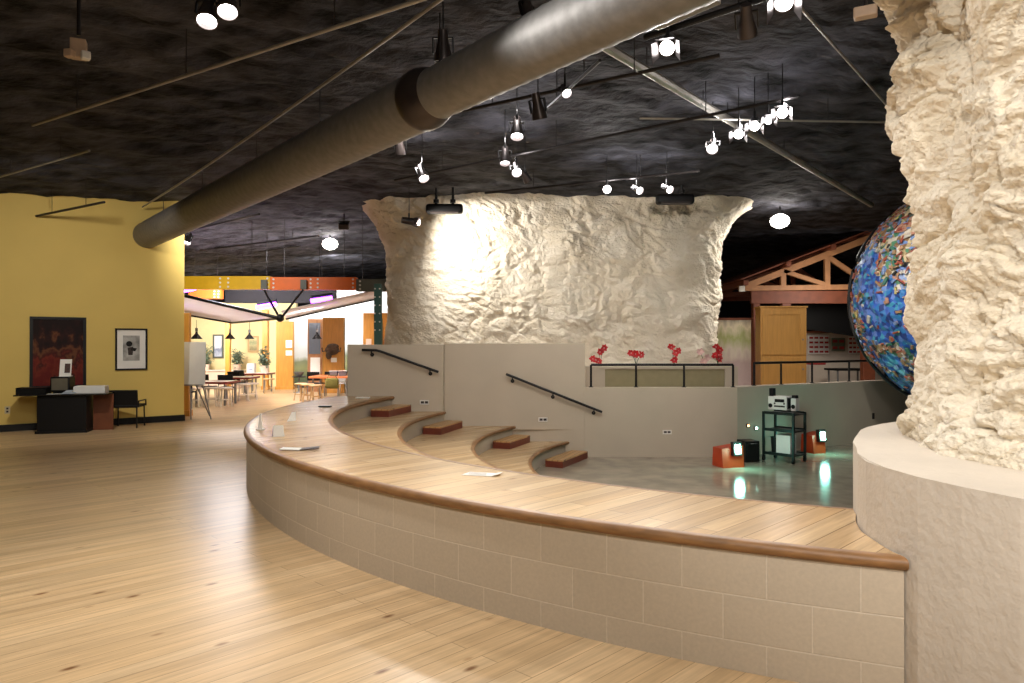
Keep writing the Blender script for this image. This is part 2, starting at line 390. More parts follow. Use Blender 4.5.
def rock(name, outline, zs, nu, label, s=1.0, amp=1.0, seed=(0, 0, 0), big=1.0):
    """outline(t, z) -> point, outward normal"""
    bm = bmesh.new(); rows = []; sd = Vector(seed)
    for z in zs:
        row = []
        for i in range(nu):
            p, nrm = outline(i/nu, z)
            row.append(bm.verts.new(p+nrm*(rock_disp(p+sd, s, big)*amp)+Vector((0, 0, 0))))
        rows.append(row)
    for a, b in zip(rows, rows[1:]):
        for i in range(nu): bm.faces.new((a[i], a[(i+1) % nu], b[(i+1) % nu], b[i]))
    bm.faces.new(rows[0][::-1]); bm.faces.new(rows[-1])
    m = MB(); m.bm.free(); m.bm = bm; o = m.build(name, M['rock'])
    for p in o.data.polygons: p.use_smooth = True
    return ST(o, label)
def near_outline(t, z):
    # finer sampling on the side that faces the hall (90..290 degrees)
    a = R(80)+R(215)*(t/.82) if t < .82 else R(295)+R(145)*((t-.82)/.18)
    r = 1.40+.05*max(0, min(1, (z-1.2)))+.06*max(0, z-2.2)+.04*max(0, 1.2-z)
    if z > 3.6: r += (z-3.6)**2*.5
    n = Vector((cos(a), sin(a), 0))
    return PC+n*r+Vector((0, 0, z)), n
rock('rock_pillar', near_outline, [.905+3.45*i/420 for i in range(421)], 900, 'near rough white limestone pillar standing on the round concrete plinth', 1.0, 1.15)
def far_outline(t, z):
    # rounded rectangle in plan; flares under the ceiling
    hx, hy = 3.42, 2.9; cx, cy = .82, 16.55
    g = max(0, (z-3.0)/1.25); fl_ = .85*g**2.4
    dz = .22*max(0, (1.2-z))
    tt = t*2*pi; ca, sa = cos(tt), sin(tt); e = .34
    x = math.copysign(abs(ca)**e, ca); y = math.copysign(abs(sa)**e, sa)
    nr = Vector((math.copysign(abs(ca)**(2-e), ca)*hy, math.copysign(abs(sa)**(2-e), sa)*hx, 0)).normalized()
    k = 1 if y > -.2 else 0.35
    off = Vector((x*(fl_*(.80 if x > 0 else .62)), y*fl_*.12, 0))
    p = Vector((cx+x*hx, cy+y*hy, z))+off
    return p, nr
# equalise samples along the outline
def resample(fn, n):
    ts = [i/8000 for i in range(8001)]; pts = [fn(t, 2)[0] for t in ts]
    cum = [0]
    for a, b in zip(pts, pts[1:]):
        mid = (a+b)/2; wgt = 2.2 if mid.y < 14.6 else .6
        cum.append(cum[-1]+(b-a).length*wgt)
    out = []; j = 0
    for i in range(n):
        s_ = cum[-1]*i/n
        while cum[j+1] < s_: j += 1
        out.append(ts[j]+(ts[j+1]-ts[j])*(s_-cum[j])/max(1e-9, cum[j+1]-cum[j]))
    return out
FT = resample(far_outline, 760)
rock('rock_pillar', lambda t, z: far_outline(FT[min(759, int(round(t*760)))], z), [-.02+4.5*i/210 for i in range(211)], 760, 'broad white limestone pillar behind the stage wall, flaring into the ceiling', 1.0, .80, (11, 4, 2), .8)
# plinth
pts = [(PC.x+kr(d)*cos(R(d)), PC.y+kr(d)*sin(R(d))) for d in list(range(0, 142, 8))+[142, 157, 163]+list(range(170, 360, 6))]
m = MB(); m.prism(pts, ZS, .91, bev=.006)
ST(m.build('pillar_plinth', M['plinth']), 'round grey concrete plinth under the near rock pillar')
# ------------------------------------------------------------------ amphitheatre
RW = 7.425
pj = P(644, 579.3, 3.75); 
def on_ring(px):
    k = (px-512)/F; lo, hi = 2.5, 7.0          # first hit of the ray with the circle
    A = k*k+1; B = -2*(k*CX+CY); Cc = CX*CX+CY*CY-RW*RW
    y = (-B-sqrt(B*B-4*A*Cc))/(2*A); return Vector((k*y, y, 0))
q = on_ring(723); ang = atan2(q.y-CY, q.x-CX) % (2*pi)
u0 = (A0-ang)*RW
M['block'] = blocks('painted_block', rgb(196, 182, 162), rgb(212, 199, 180), (.1825-u0) % .365, -.13+.2*6)
t = T('amphitheatre_rim', 'curved raised rim of pale painted blocks topped with pine boards', 'bench', (0, 0, 0))
arc([(RW, -.02), (RW, .525), (RW-.2, .525), (RW-.2, -.02)], YL, 120, uvr=RW).build('block_wall', M['block'], t)
arc([(6.58+.84*i/14, .528) for i in range(15)][::-1]+[(6.58+.84*i/14, .575) for i in range(15)], YL, 120).build('deck_boards', M['deck'], t)
o = arc(bull(7.40, .549, .027, .052), YL, 120).build('nosing', M['nosing'], t, smooth=True); o['label'] = 'rounded darker wood edge'
o = arc(bull(6.59, .549, .0275, .055, -1), YL, 120).build('nosing', M['nosing'], t, smooth=True)
arc([(6.59, ZS), (6.59, .525), (6.70, .525), (6.70, ZS)], YL, 100).build('riser', M['paint'], t)
tiers = [(5.74, 6.59, .325, YR), (4.80, 5.79, .06, YR), (4.03, 4.85, -.20, YR)]
tl = ['highest of the three inner curved wooden seating tiers, beside the short handrail',
      'middle curved wooden seating tier, with the tall grey wall behind it',
      'lowest curved wooden seating tier, just above the concrete stage floor']
for (ri, ro, z, yw), lb in zip(tiers, tl):
    t = T('seating_tier', lb, 'seating tier', (0, 0, 0), 0, 'curved seating tiers')
    yw2 = YL if z > .3 else YR
    arc([(ri+.03+(ro-ri-.034)*i/14, z-.045) for i in range(15)][::-1]+[(ri+.03+(ro-ri-.034)*i/14, z) for i in range(15)], yw2, 90).build('deck_boards', M['deck'], t)
    arc(bull(ri+.05, z-.0225, .0228, .055, -1), yw2, 90).build('nosing', M['nosing'], t, smooth=True)
    arc([(ri+.05, ZS), (ri+.05, z-.04), (ri+.15, z-.04), (ri+.15, ZS)], yw2, 90).build('riser', M['paint'], t)
steps = [(6.55, .325, YL, 'half step on the highest tier, by the short handrail'), (5.775, .06, YR, 'half step on the middle tier, at the corner of the tall wall'),
         (4.835, -.20, YR, 'half step on the lowest tier, under the long handrail'), (4.01, ZS, YR, 'half step on the concrete stage floor at the foot of the tiers')]
for ri, z, yw, lb in steps:
    ae = aend(ri, yw); L_ = {.325: .9, .06: .95, -.20: .85, ZS: 1.08}[z]; am = ae+(L_*.5+(.22 if z == .06 else 0))/ri
    r2 = ri-.17
    rr = ri*cos(L_*.5/ri*1.0)-.008 if False else ri-.012
    w = .29; hgt = .118
    # straight box tangent to the riser
    a_ = Vector((CX+(rr)*cos(am), CY+(rr)*sin(am))); tg = Vector((-sin(am), cos(am))); inn = Vector((-cos(am), -sin(am)))
    sag = rr*(1-cos(L_*.5/rr))
    o0 = a_+inn*(sag+.005)*0+inn*.0
    cor = [o0-tg*L_*.5+inn*sag*0, o0+tg*L_*.5]
    # keep corners inside the riser circle
    base = a_-(-inn)*0+inn*sag
    p1, p2 = base-tg*L_*.5, base+tg*L_*.5
    p3, p4 = p2+inn*w, p1+inn*w
    cut = [p1, p2, p3, p4]
    cut = [Vector((p.x, min(p.y, yw-.006))) for p in cut]
    t = T('step_box', 'small red-brown wooden '+lb, 'step', (cut[3].x, cut[3].y, z+.001), 0, 'half steps along the wall')
    loc = Vector((cut[3].x, cut[3].y))
    lp = [(p.x-loc.x, p.y-loc.y) for p in cut]
    m = MB(); m.prism(lp, 0, hgt-.022); m.build('step_body', M['redstep'], t)
    cc = Vector((sum(p[0] for p in lp)/4, sum(p[1] for p in lp)/4))
    m = MB(); m.prism(lp, hgt-.022, hgt, bev=.004); o = m.build('tread', M['steptop'], t); o['label'] = 'light pine tread'
# ------------------------------------------------------------------ handrails, step lights, railing
def handrail(pts, brk, label):
    root = T('handrail', label, 'handrail', pts[0], 0, 'black wall handrails')
    b0 = Vector(pts[0])
    m = MB(); m.tube([Vector(p)-b0 for p in pts], .021, 12); m.build('rail', M['blackmetal'], root, smooth=True)
    for px_, py_, yw in brk:
        p = P(px_, py_, yw-.075)-b0
        m = MB(); m.tube([p+Vector((0, 0, .0)), p+Vector((0, .0, -.045)), p+Vector((0, .06, -.07))], .011, 8)
        m.cyl(p+Vector((0, .055, -.07)), p+Vector((0, .071, -.07)), .032, n=14); m.build('bracket', M['blackmetal'], root, smooth=True)
y = YL-.075
handrail([P(362, 350, y), P(376, 350.3, y), P(380, 351.2, y), P(438.5, 372, y)], [(371.5, 350.5, YL), (430, 369.5, YL)], 'short black handrail with a level end on the left grey wall panel')
y = YR-.075
handrail([P(506, 374, y), P(602, 412, y)], [(512.5, 377, YR), (553, 393, YR), (594, 409, YR)], 'long sloping black handrail on the tall wall')
def step_light(px_, py_, yw, w, h, label, n=None):
    p = P(px_, py_, yw); root = T('step_light', label, 'wall light', p, 0, 'recessed step lights')
    m = MB()
    for sx in (-1, 1): m.box((sx*(w/2-.009), -.006, 0), (.018, .012, h))
    for sz in (-1, 1): m.box((0, -.006, sz*(h/2-.009)), (w, .012, .018))
    m.build('frame', M['white'], root)
    m = MB(); m.box((0, -.003, 0), (w-.036, .006, h-.036)); m.build('lens', M['reflector'], root)
    m = MB(); m.box((.0, -.010, 0), (.012, .006, h-.03)); m.build('louver', M['white'], root)
step_light(424.5, 402.3, YL, .155, .075, 'small recessed step light on the left wall panel, over the highest tier')
step_light(543, 419.5, YR, .155, .075, 'small recessed step light under the long handrail')
step_light(667, 432, YR, .15, .07, 'small recessed step light low on the stage wall beside the orange lamp box')
def railing(ps, label, zt, zb):
    root = T('guard_railing', label, 'railing', ps[0], 0)
    b0 = Vector(ps[0]); up = Vector((0, 0, 1))
    m = MB(); m.tube([p+up*zt-b0 for p in (ps[0], ps[-1])], .022, 10); m.build('top_rail', M['blackmetal'], root, smooth=True)
    for p in ps:
        m = MB(); m.cyl(p-b0+up*zb, p-b0+up*zt, .019, n=10); m.cyl(p-b0+up*zb, p-b0+up*(zb+.012), .04, n=12); m.build('post', M['blackmetal'], root, smooth=True)
yy = YR+.10
railing([Vector(((x-512)/F*yy, yy, 0)) for x in (591, 636, 684, 733)], 'black metal guard railing on the low wall in front of the red flowers', 1.08, zl+.001)
def onE(px_, off=.12):
    o = E1+n2*off; k = (px_-512)/F; t_ = (k*o.y-o.x)/(d2.x-k*d2.y); return o+d2*t_
railing([onE(x) for x in (754, 781, 812, 849, 885)]+[E2+d2*1.2+n2*.12], 'black metal guard railing on the angled wall before the timber pavilion', 1.10, zl+.011)
def outlet(p, rz, label):
    root = T('outlet', label, 'outlet', p, rz)
    m = MB(); m.box((0, -.004, 0), (.075, .008, .12), bev=.003); m.build('cover_plate', M['outletc'], root)
    for dz in (-.025, .025):
        m = MB(); m.box((0, -.0085, dz), (.03, .003, .03)); m.build('socket', M['reflector'], root)
M['outletc'] = mat('outlet_plate', rgb(200, 186, 150), .5, var=.1)
p = W(7.5, 410); outlet(p, atan2(WD.y, WD.x), 'cream wall outlet low on the yellow wall left of the desk')
k = E1; pe = (lambda px_, py_: (lambda w_: Vector((w_.x, w_.y, H-(py_-HY)/F*w_.y)))(onE(px_, 0)))(873, 416)
M['outletc'] = M['reflector']
outlet(pe, atan2(d2.y, d2.x), 'dark outlet box on the angled stage wall right of the cart')
# ------------------------------------------------------------------ planter and flowers behind the railing
YP = 12.75
xa, xb = (586-512)/F*YP, (738-512)/F*YP; zt = H-(366.5-HY)/F*YP
t = T('planter_box', 'long low grey planter wall below the far rock pillar, behind the railing', 'planter', ((xa+xb)/2, YP, 0))
w = xb-xa; ix0 = (605-512)/F*YP-(xa+xb)/2; ix1 = (725-512)/F*YP-(xa+xb)/2
m = MB(); dpt = .42
m.hexa([Vector(v) for v in ((-w/2, .03, 0), (w/2, .03, 0), (w/2, dpt, 0), (-w/2, dpt, 0), (-w/2, .03, zt), (w/2, .03, zt), (w/2, dpt, zt), (-w/2, dpt, zt))])
for a_, b_ in ((-w/2, ix0), (ix1, w/2)): m.box(((a_+b_)/2, .015, zt/2), (b_-a_, .03, zt))
m.box(((ix0+ix1)/2, .015, zt-.02), (ix1-ix0, .03, .04)); m.build('body', M['paint'], t)
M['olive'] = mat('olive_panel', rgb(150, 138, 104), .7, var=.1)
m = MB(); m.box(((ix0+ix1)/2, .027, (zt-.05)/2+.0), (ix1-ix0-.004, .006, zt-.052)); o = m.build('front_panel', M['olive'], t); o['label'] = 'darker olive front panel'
M['redpetal'] = mat('red_petal', rgb(206, 30, 34), .5, var=.3, vscale=20)
M['pinkpetal'] = mat('pale_petal', rgb(230, 190, 180), .5, var=.15, vscale=20)
M['stem'] = mat('green_stem', rgb(60, 84, 40), .6, var=.3)
M['terra'] = mat('pot_clay', rgb(150, 90, 60), .7, var=.2)
def petal(m, c, d, up, L_, wd):
    d = Vector(d).normalized(); s = d.cross(Vector(up)).normalized(); n = s.cross(d)
    pts = []
    for k, (u, w_, h) in enumerate(((0, .12, 0), (.35, .8, .10), (.7, 1, .08), (1, .15, -.06))):
        for sx in (-1, 0, 1): pts.append(m.bm.verts.new(c+d*L_*u+s*wd*.5*w_*sx+n*(L_*h+(0 if sx else -.12*wd))))
    for r in range(3):
        for q_ in range(2): m.bm.faces.new((pts[r*3+q_], pts[r*3+q_+1], pts[r*3+q_+4], pts[r*3+q_+3]))
fl_lab = [('red flower leaning left, first in the row at the tall wall', 600, 355, 'r', [(-7, 4), (0, -3), (4, -7), (-2, 7)]),
          ('small squat red flower, second from the tall wall', 636, 355, 'r', [(0, -1), (-5, -2), (5, 0)]),
          ('tall red flower with a pale heart, in the middle of the row', 674, 353, 'r', [(-2, -6), (2, 0), (0, 7), (4, -2)]),
          ('faded pale pink flower between two red ones', 704, 355, 'p', [(-3, -3), (2, 3), (-1, 9)]),
          ('dense red flower at the end of the row nearest the pavilion', 718, 353, 'r', [(-2, -6), (2, -3), (0, 2), (1, 6), (-3, 3)])]
for lb, px_, py_, cl, heads in fl_lab:
    YF = YP+.22
    b0 = Vector(((px_-512)/F*YF, YF, zt+.001)); t = T('amaryllis', lb, 'flower', b0, 0, 'red flowers on the planter wall')
    m = MB(); m.lathe([(.0, 0), (.035, 0), (.042, .04), (.036, .04), (.034, .01), (0, .01)], n=14); m.build('pot', M['terra'], t, smooth=True)
    for k, (dx, dy) in enumerate(heads):
        c = P(px_+dx, py_+dy, YF)-b0; c.y = random.uniform(-.04, .05); c.z = max(c.z, .08)
        m = MB(); m.tube([Vector((0, 0, .02)), Vector((c.x*.4, c.y*.5, c.z*.6)), c], .005, 6); m.build('stem', M['stem'], t)
        m = MB()
        face = Vector((random.uniform(-.5, .5), -1, random.uniform(-.2, .5))).normalized()
        uu = face.cross(Vector((0, 0, 1))).normalized(); vv = uu.cross(face)
        for j in range(11):
            a = 2*pi*j/6+k+random.uniform(-.2, .2)
            petal(m, c, uu*cos(a)+vv*sin(a)+face*random.uniform(.1, .9), face, random.uniform(.06, .085), random.uniform(.04, .06))
        m.mi = 1; m.ball(c+face*.014, .010, 8)
        m.build('bloom', [M['redpetal'] if cl == 'r' else M['pinkpetal'], M['pinkpetal']], t, smooth=True)
# ------------------------------------------------------------------ things lying on the rim
zt_ = .5752
def on(px_, py_): return G(px_, py_, zt_)
t = T('tent_card', 'white folded tent card standing on the rim boards', 'card', on(279, 436.5), .5)
m = MB(); m.slab([(-.05, .0, 0), (.05, 0, 0), (.045, .035, .10), (-.045, .035, .10)], .002); m.build('front_leaf', M['paper'], t)
m = MB(); m.slab([(-.05, .07, 0), (.05, .07, 0), (.045, .036, .10), (-.045, .036, .10)], .002); m.build('back_leaf', M['paper'], t)
t = T('table_sign', 'narrow white upright sign on a small foot, near the outer edge of the rim', 'sign', on(260.5, 430), 0)
m = MB(); m.box((0, 0, .006), (.07, .06, .012), bev=.003); m.build('foot', M['paper'], t)
m = MB(); m.hexa([Vector(v) for v in ((-.022, -.01, .012), (.022, -.01, .012), (.022, .01, .012), (-.022, .01, .012), (-.006, -.004, .165), (.006, -.004, .165), (.006, .004, .165), (-.006, .004, .165))]); m.build('blade', M['paper'], t)
t = T('folded_leaflet', 'small white folded leaflet standing at an angle, farther along the rim', 'leaflet', on(292, 421), .9)
m = MB(); m.slab([(-.06, 0, 0), (.05, 0, 0), (.07, .03, .095), (.02, .03, .095)], .002); m.slab([(-.06, .0, .003), (.02, .07, .003), (.03, .06, .02), (-.05, .0, .02)], .002); m.build('sheet', M['paper'], t)
t = T('booklet', 'open pale booklet with a dark underside lying flat on the rim', 'booklet', on(301, 449.5), .12)
m = MB(); m.slab([(-.16, -.05, .012), (0, -.06, .004), (0, .06, .004), (-.15, .06, .012)], .004); m.build('page', M['paper'], t)
m = MB(); m.slab([(0, -.06, .004), (.15, -.04, .016), (.14, .06, .016), (0, .06, .004)], .004); m.build('page', M['reflector'], t)
t = T('paper_sheet', 'white printed sheet lying on the rim boards above the half steps', 'paper', on(483, 474.5), -.25)
m = MB(); m.slab([(-.13, -.055, .002), (.07, -.055, .002), (.07, .06, .002), (-.11, .06, .002)], .002); m.build('sheet', M['paper'], t)
m = MB(); m.slab([(.07, -.055, .002), (.115, -.04, .014), (.12, .05, .014), (.07, .06, .002)], .002); m.build('curled_corner', M['paper'], t)
M['print'] = mat('faded_print', rgb(170, 166, 160), .8, var=.2)
m = MB()
for k in range(4): m.box((-.03-.005*k, -.03+.022*k, .0034), (.12, .007, .0006))
m.build('print_lines', M['print'], t)
t = tag(MB().box((0, 0, .008), (.16, .10, .016), bev=.004).build('eyeglass_case', M['black'], None, loc=on(325, 407)), 'small flat black case lying far along the rim', 'case')
t = tag(MB().box((0, 0, .01), (.22, .09, .02), bev=.005).build('notepad', M['paper'], None, loc=on(363, 398.2)), 'pale notepad lying on the rim at the foot of the left wall panel', 'notepad')
# ------------------------------------------------------------------ cart and stage lamps
M['orange'] = mat('orange_plastic', rgb(196, 68, 26), .5, var=.2, vscale=5)
M['teal'] = mat('teal_lamp', rgb(200, 255, 235), .4, emit=(.45, 1, .82, 1), estr=16)
M['whiteplastic'] = mat('white_plastic', rgb(222, 220, 214), .45, var=.05)
M['darkgreen'] = mat('cart_frame', rgb(24, 34, 32), .4, .3, var=.2)
b0 = G(784, 461, ZS); b0.z = ZS
cart = T('utility_cart', 'dark three-shelf utility cart on casters against the stage wall', 'cart', b0, -.84)
cw, cd, ch = .54, .42, .80
for sx in (-1, 1):
    for sy in (-1, 1):
        m = MB(); m.box((sx*(cw/2-.018), sy*(cd/2-.018), .09+(ch-.09)/2), (.036, .036, ch-.09), bev=.004); m.build('upright', M['darkgreen'], cart)
        m = MB(); m.cyl((sx*(cw/2-.02)-.013, sy*(cd/2-.02), .042), (sx*(cw/2-.02)+.013, sy*(cd/2-.02), .042), .041, n=16); o = m.build('caster', M['black'], cart, smooth=True)
        m = MB(); m.hexa([Vector((sx*(cw/2-.02)+a_*.02, sy*(cd/2-.02)+b_*.02, z_)) for z_ in (.045, .092) for a_, b_ in ((-1, -1), (1, -1), (1, 1), (-1, 1))]); m.build('caster_fork', M['darkgreen'], o)
for z_ in (.12, .50, ch-.03):
    m = MB(); m.box((0, 0, z_), (cw-.002, cd-.002, .022), bev=.004); m.box((0, -cd/2+.01, z_+.02), (cw-.07, .014, .03)); m.box((0, cd/2-.01, z_+.02), (cw-.07, .014, .03)); m.build('shelf', M['darkgreen'], cart)
def cl(x, y_, z_): return Matrix.Translation(b0) @ Matrix.Rotation(-.84, 4, 'Z') @ Vector((x, y_, z_))
zt2 = ch+.022
t = T('boombox', 'white portable stereo with a dark display on top of the cart', 'stereo', cl(.0, -.05, zt2), -.84)
m = MB(); m.box((0, 0, .12), (.24, .20, .22), bev=.012); m.build('body', M['whiteplastic'], t)
m = MB(); m.box((0, -.102, .16), (.16, .006, .05)); m.build('display', M['teal2'] if 'teal2' in M else M['black'], t)
m = MB(); m.box((0, -.102, .07), (.18, .006, .025)); m.build('tape_door', M['reflector'], t)
m = MB(); m.box((.122, 0, .12), (.006, .15, .17)); m.build('side_grille', M['black'], t)
for sx in (-.08, .08):
    m = MB(); m.cyl((sx, -.099, .115), (sx, -.11, .115), .014, n=14); m.build('knob', M['reflector'], t)
def spk(x, y_, label, bh, mic):
    t = T('stereo_speaker', label, 'speaker', cl(x, y_, zt2), -.84, 'stereo speakers on the cart')
    m = MB(); m.box((0, 0, bh/2), (.085, .13, bh), bev=.008); m.build('cabinet', M['whiteplastic'], t)
    m = MB(); m.cyl((0, -.064, .07), (0, -.07, .07), .034, n=18); m.build('cone', M['black'], t)
    m = MB(); m.box((0.0, 0, bh+mic/2), (.07, .09, mic), bev=.006); m.build('dark_cap', M['black'], t)
spk(-.19, -.02, 'white stereo speaker with a tall black cap, left of the stereo on the cart', .22, .13)
spk(.185, -.0, 'white stereo speaker with a short black cap, right of the stereo on the cart', .20, .05)
t = T('white_carton', 'white carton standing on the bottom shelf of the cart', 'box', cl(.06, -.05, .132), -.84)
m = MB(); m.box((0, 0, .15), (.24, .20, .30), bev=.004); m.build('carton', M['whiteplastic'], t)
for sx in (-1, 1):
    m = MB(); m.slab([(sx*.118, -.098, .302), (sx*.118, .098, .302), (0.002*sx, .098, .305), (0.002*sx, -.098, .305)], .004); m.build('flap', M['paper'], t)
t = T('wire_bin', 'dark bin beside the white carton on the cart bottom shelf', 'bin', cl(-.155, .0, .132), -.84)
m = MB(); m.lathe([(0, 0), (.055, 0), (.07, .24), (.064, .24), (.05, .01), (0, .01)], n=18); m.build('bin_body', M['black'], t, smooth=True)
m = MB(); m.lathe([(.066, .235), (.074, .235), (.074, .248), (.066, .248), (.066, .235)], n=18); m.build('bin_rim', M['darkgreen'], t, smooth=True)
b1 = G(748, 461, ZS)
t = T('amplifier_case', 'black equipment case on the stage floor between orange lamp box and cart', 'case', b1, .2)
m = MB(); m.box((0, .0, .17), (.25, .28, .34), bev=.01); m.build('shell', M['black'], t)
m = MB(); m.box((0, -.143, .17), (.20, .006, .26), bev=.002); m.build('front_grille', M['blackmetal'], t)
m = MB(); m.tube([(-.05, -.15, .30), (-.05, -.165, .30), (.05, -.165, .30), (.05, -.15, .30)], .008); m.build('handle', M['darkgreen'], t)
def lampbox(px_, py_, rz, label, w, h, lx):
    p = G(px_, py_, ZS); t = T('stage_lamp_box', label, 'stage lamp', p, rz, 'orange stage lamps')
    m = MB(); m.hexa([Vector(v) for v in ((-w/2, -.16, 0), (w/2, -.16, 0), (w/2, .16, 0), (-w/2, .16, 0), (-w/2, -.12, h*.80), (w/2, -.12, h*.92), (w/2, .14, h*.92), (-w/2, .14, h*.80))]); m.build('orange_case', M['orange'], t)
    m = MB(); m.box((lx, -.155, h*.80), (.15, .08, .22), rot=Matrix.Rotation(-.15, 3, 'X'), bev=.01); m.build('lamp_head', M['reflector'], t)
    m = MB(); m.box((lx, -.200, h*.80), (.085, .012, .14), rot=Matrix.Rotation(-.15, 3, 'X')); m.build('lens', M['teal'], t)
    m = MB(); m.tube([(lx-.085, -.15, h*.55), (lx-.085, -.15, h*.83), (lx+.085, -.15, h*.83), (lx+.085, -.15, h*.55)], .008); m.build('yoke', M['black'], t)
    return Matrix.Translation(p) @ Matrix.Rotation(rz, 4, 'Z') @ Vector((lx, -.26, h*.8))
tp1 = lampbox(728, 466, .25, 'orange lamp box with a lit teal lens, left of the cart', .36, .36, .05)
tp2 = lampbox(813, 452, .35, 'orange lamp box with a lit teal lens, behind the right side of the cart', .26, .38, .03)
M['amberled'] = mat('amber_led', rgb(255, 190, 120), .4, emit=(1, .55, .2, 1), estr=5)
def led(px_, py_, mt, lb):
    w_ = onE(px_, -.001); w_.z = H-(py_-HY)/F*w_.y
    t = T('indicator_light', lb, 'light', w_, atan2(d2.y, d2.x))
    m = MB(); m.box((0, -.012, 0), (.06, .024, .06), bev=.006); m.build('housing', M['reflector'], t)
    m = MB(); m.ball((0, -.026, 0), .02, 10); m.build('bulb', mt, t, smooth=True)
led(747, 425.5, M['amberled'], 'tiny amber indicator light on the wall above the black case')
led(755, 428, M['teal'], 'tiny teal indicator light on the wall just left of the cart')
# ------------------------------------------------------------------ mosaic globe
GC = Vector(((979-512)/F*11.2, 11.2, H+(344-297)/F*11.2)); GR = 114/F*11.2
t = T('mosaic_globe', 'huge globe covered in colourful salvaged scraps, half hidden behind the near pillar', 'globe', (GC.x, GC.y, ZS))
gc = Vector((0, 0, GC.z-ZS))
def gsurf(d): return noise.fractal(d*3.2, .9, 2.1, 4)*.05
M['ocean'] = mosaic('blue_scraps', [rgb(34, 70, 150), rgb(50, 92, 176), rgb(40, 110, 170), rgb(88, 120, 190), rgb(30, 56, 120), rgb(60, 140, 170)], 14, .35)
M['land'] = mosaic('land_scraps', [rgb(170, 150, 112), rgb(196, 178, 142), rgb(80, 130, 100), rgb(130, 100, 68), rgb(104, 134, 190), rgb(130, 150, 190), rgb(204, 196, 180)], 12, .5)
m = MB(); bmesh.ops.create_uvsphere(m.bm, u_segments=160, v_segments=90, radius=1)
for v in m.bm.verts:
    d = v.co.normalized(); v.co = gc+d*GR*(1+gsurf(d)*.4+.018*noise.noise(d*14)*1.0)
def land(d): return 1.3*noise.noise(d*2.1+Vector((2.2, .4, 1.0)))+.6*noise.noise(d*6)+1.1*(d.z+.02)
for f in m.bm.faces:
    f.material_index = 1 if land((f.calc_center_median()-gc).normalized()) > .02 else 0
m.build('globe_shell', [M['ocean'], M['land']], t)
m = MB(); cols = [rgb(156, 80, 64), rgb(64, 116, 98), rgb(186, 172, 104), rgb(190, 184, 172), rgb(112, 138, 184), rgb(34, 34, 38), rgb(160, 126, 92), rgb(186, 136, 112)]
mats_ = [mat('scrap_%s' % n, c, .4, var=.2) for n, c in zip('red green yellow white sky black brown pink'.split(), cols)]
rnd = random.Random(3)
for k in range(2200):
    a = rnd.uniform(R(150), R(300)); el = rnd.uniform(-1.1, 1.15)
    d = Vector((cos(a)*cos(el), sin(a)*cos(el), sin(el)))
    if land(d) < 0 and rnd.random() < .85: continue
    m.mi = rnd.choice([0, 1, 1, 2, 3, 4, 4, 4, 5, 5, 6, 6, 6, 7, 7]); c = gc+d*GR*(1.015+gsurf(d)*.4)
    q = d.to_track_quat('Z', 'Y').to_matrix() @ Matrix.Rotation(rnd.uniform(0, 6.28), 3, 'Z')
    l_ = rnd.uniform(.04, .13)
    if k % 3 == 0: m.cyl(c-q @ Vector((l_/2, 0, 0)), c+q @ Vector((l_/2, 0, 0)), rnd.uniform(.01, .022), n=8)
    else: m.box(c, (l_, rnd.uniform(.02, .06), rnd.uniform(.015, .035)), rot=q, bev=.004, seg=1)
o = m.build('scraps', mats_, t); o['kind'] = 'stuff'
tr_ = []
for i in range(49):
    a = -pi/2+pi*2*i/48; tr_.append(gc+Vector((cos(R(152))*cos(a), sin(R(152))*cos(a), sin(a)))*(GR*1.035))
m = MB(); m.tube(tr_, .03, 8); m.build('meridian_ring', M['blackmetal'], t, smooth=True)
m = MB(); m.lathe([(0, 0), (.9, 0), (.9, .08), (.2, .14), (.16, gc.z-GR*1.03), (0, gc.z-GR*1.03)], n=28); m.build('pedestal', M['blackmetal'], t, smooth=True)
# ------------------------------------------------------------------ duct
D0 = P(150, 228, 13.0); zD = 3.40
def dp(px_, py_): Y = F*(zD-H)/(HY-py_); return Vector(((px_-512)/F*Y, Y, zD))
pa, pb, pc = dp(150, 233.5), dp(430, 96.5), dp(574, 24)
dd = (pb-pa).normalized(); dd.z = 0; dd.normalize()
# stop at the yellow wall
tw = (WA-pa).dot(WN)/dd.dot(WN); pw = pa+dd*(tw-.04) if abs(tw) < 4 else pa
root = T('air_duct', 'long round spiral steel air duct slung under the black ceiling, ending at the yellow wall', 'duct', pw)
pe_ = pb+(pb-pw).normalized()*6.5; dirn = (pb-pw).normalized()
Z3 = dirn.to_track_quat('Z', 'Y').to_matrix()
def ductmesh(p0, p1, r, name):
    m = MB(); Ld = (p1-p0).length; n = int(Ld/.045); prof = []
    for i in range(n+1):
        prof.append((r+(.0045 if i % 3 == 0 else 0), Ld*i/n))
    m.lathe([(0, 0)]+prof+[(0, Ld)], p0-pw, 40, Z3); return m.build(name, M['steel'], root, smooth=True)
ductmesh(pw, pb-dirn*.14, .232, 'wide_duct_run')
ductmesh(pb+dirn*.12, pe_, .196, 'narrow_duct_run')
m = MB(); m.lathe([(.238, 0), (.244, .02), (.244, .10), (.238, .12), (.2, .26), (.19, .27)], pb-pw-dirn*.15, 40, Z3); o = m.build('reducer_collar', M['reflector'], root, smooth=True); o['label'] = 'dark reducing collar'
for s_ in (1.2, 3.4, 5.6, 7.4, 9.6, 11.6):
    p = pw+dirn*s_-pw; r = .235 if s_ < (pb-pw).length else .2
    m = MB(); m.tube([p+Vector((0, 0, r)), p+Vector((0, 0, .62))], .006, 6); m.build('hanger', M['darkpipe'], root)
bx = dp(662, -5); side = Vector((-dirn.y, dirn.x, 0)); side = side if side.x > 0 else -side
m = MB(); rotd = Matrix(((dirn.x, side.x, 0), (dirn.y, side.y, 0), (0, 0, 1)))
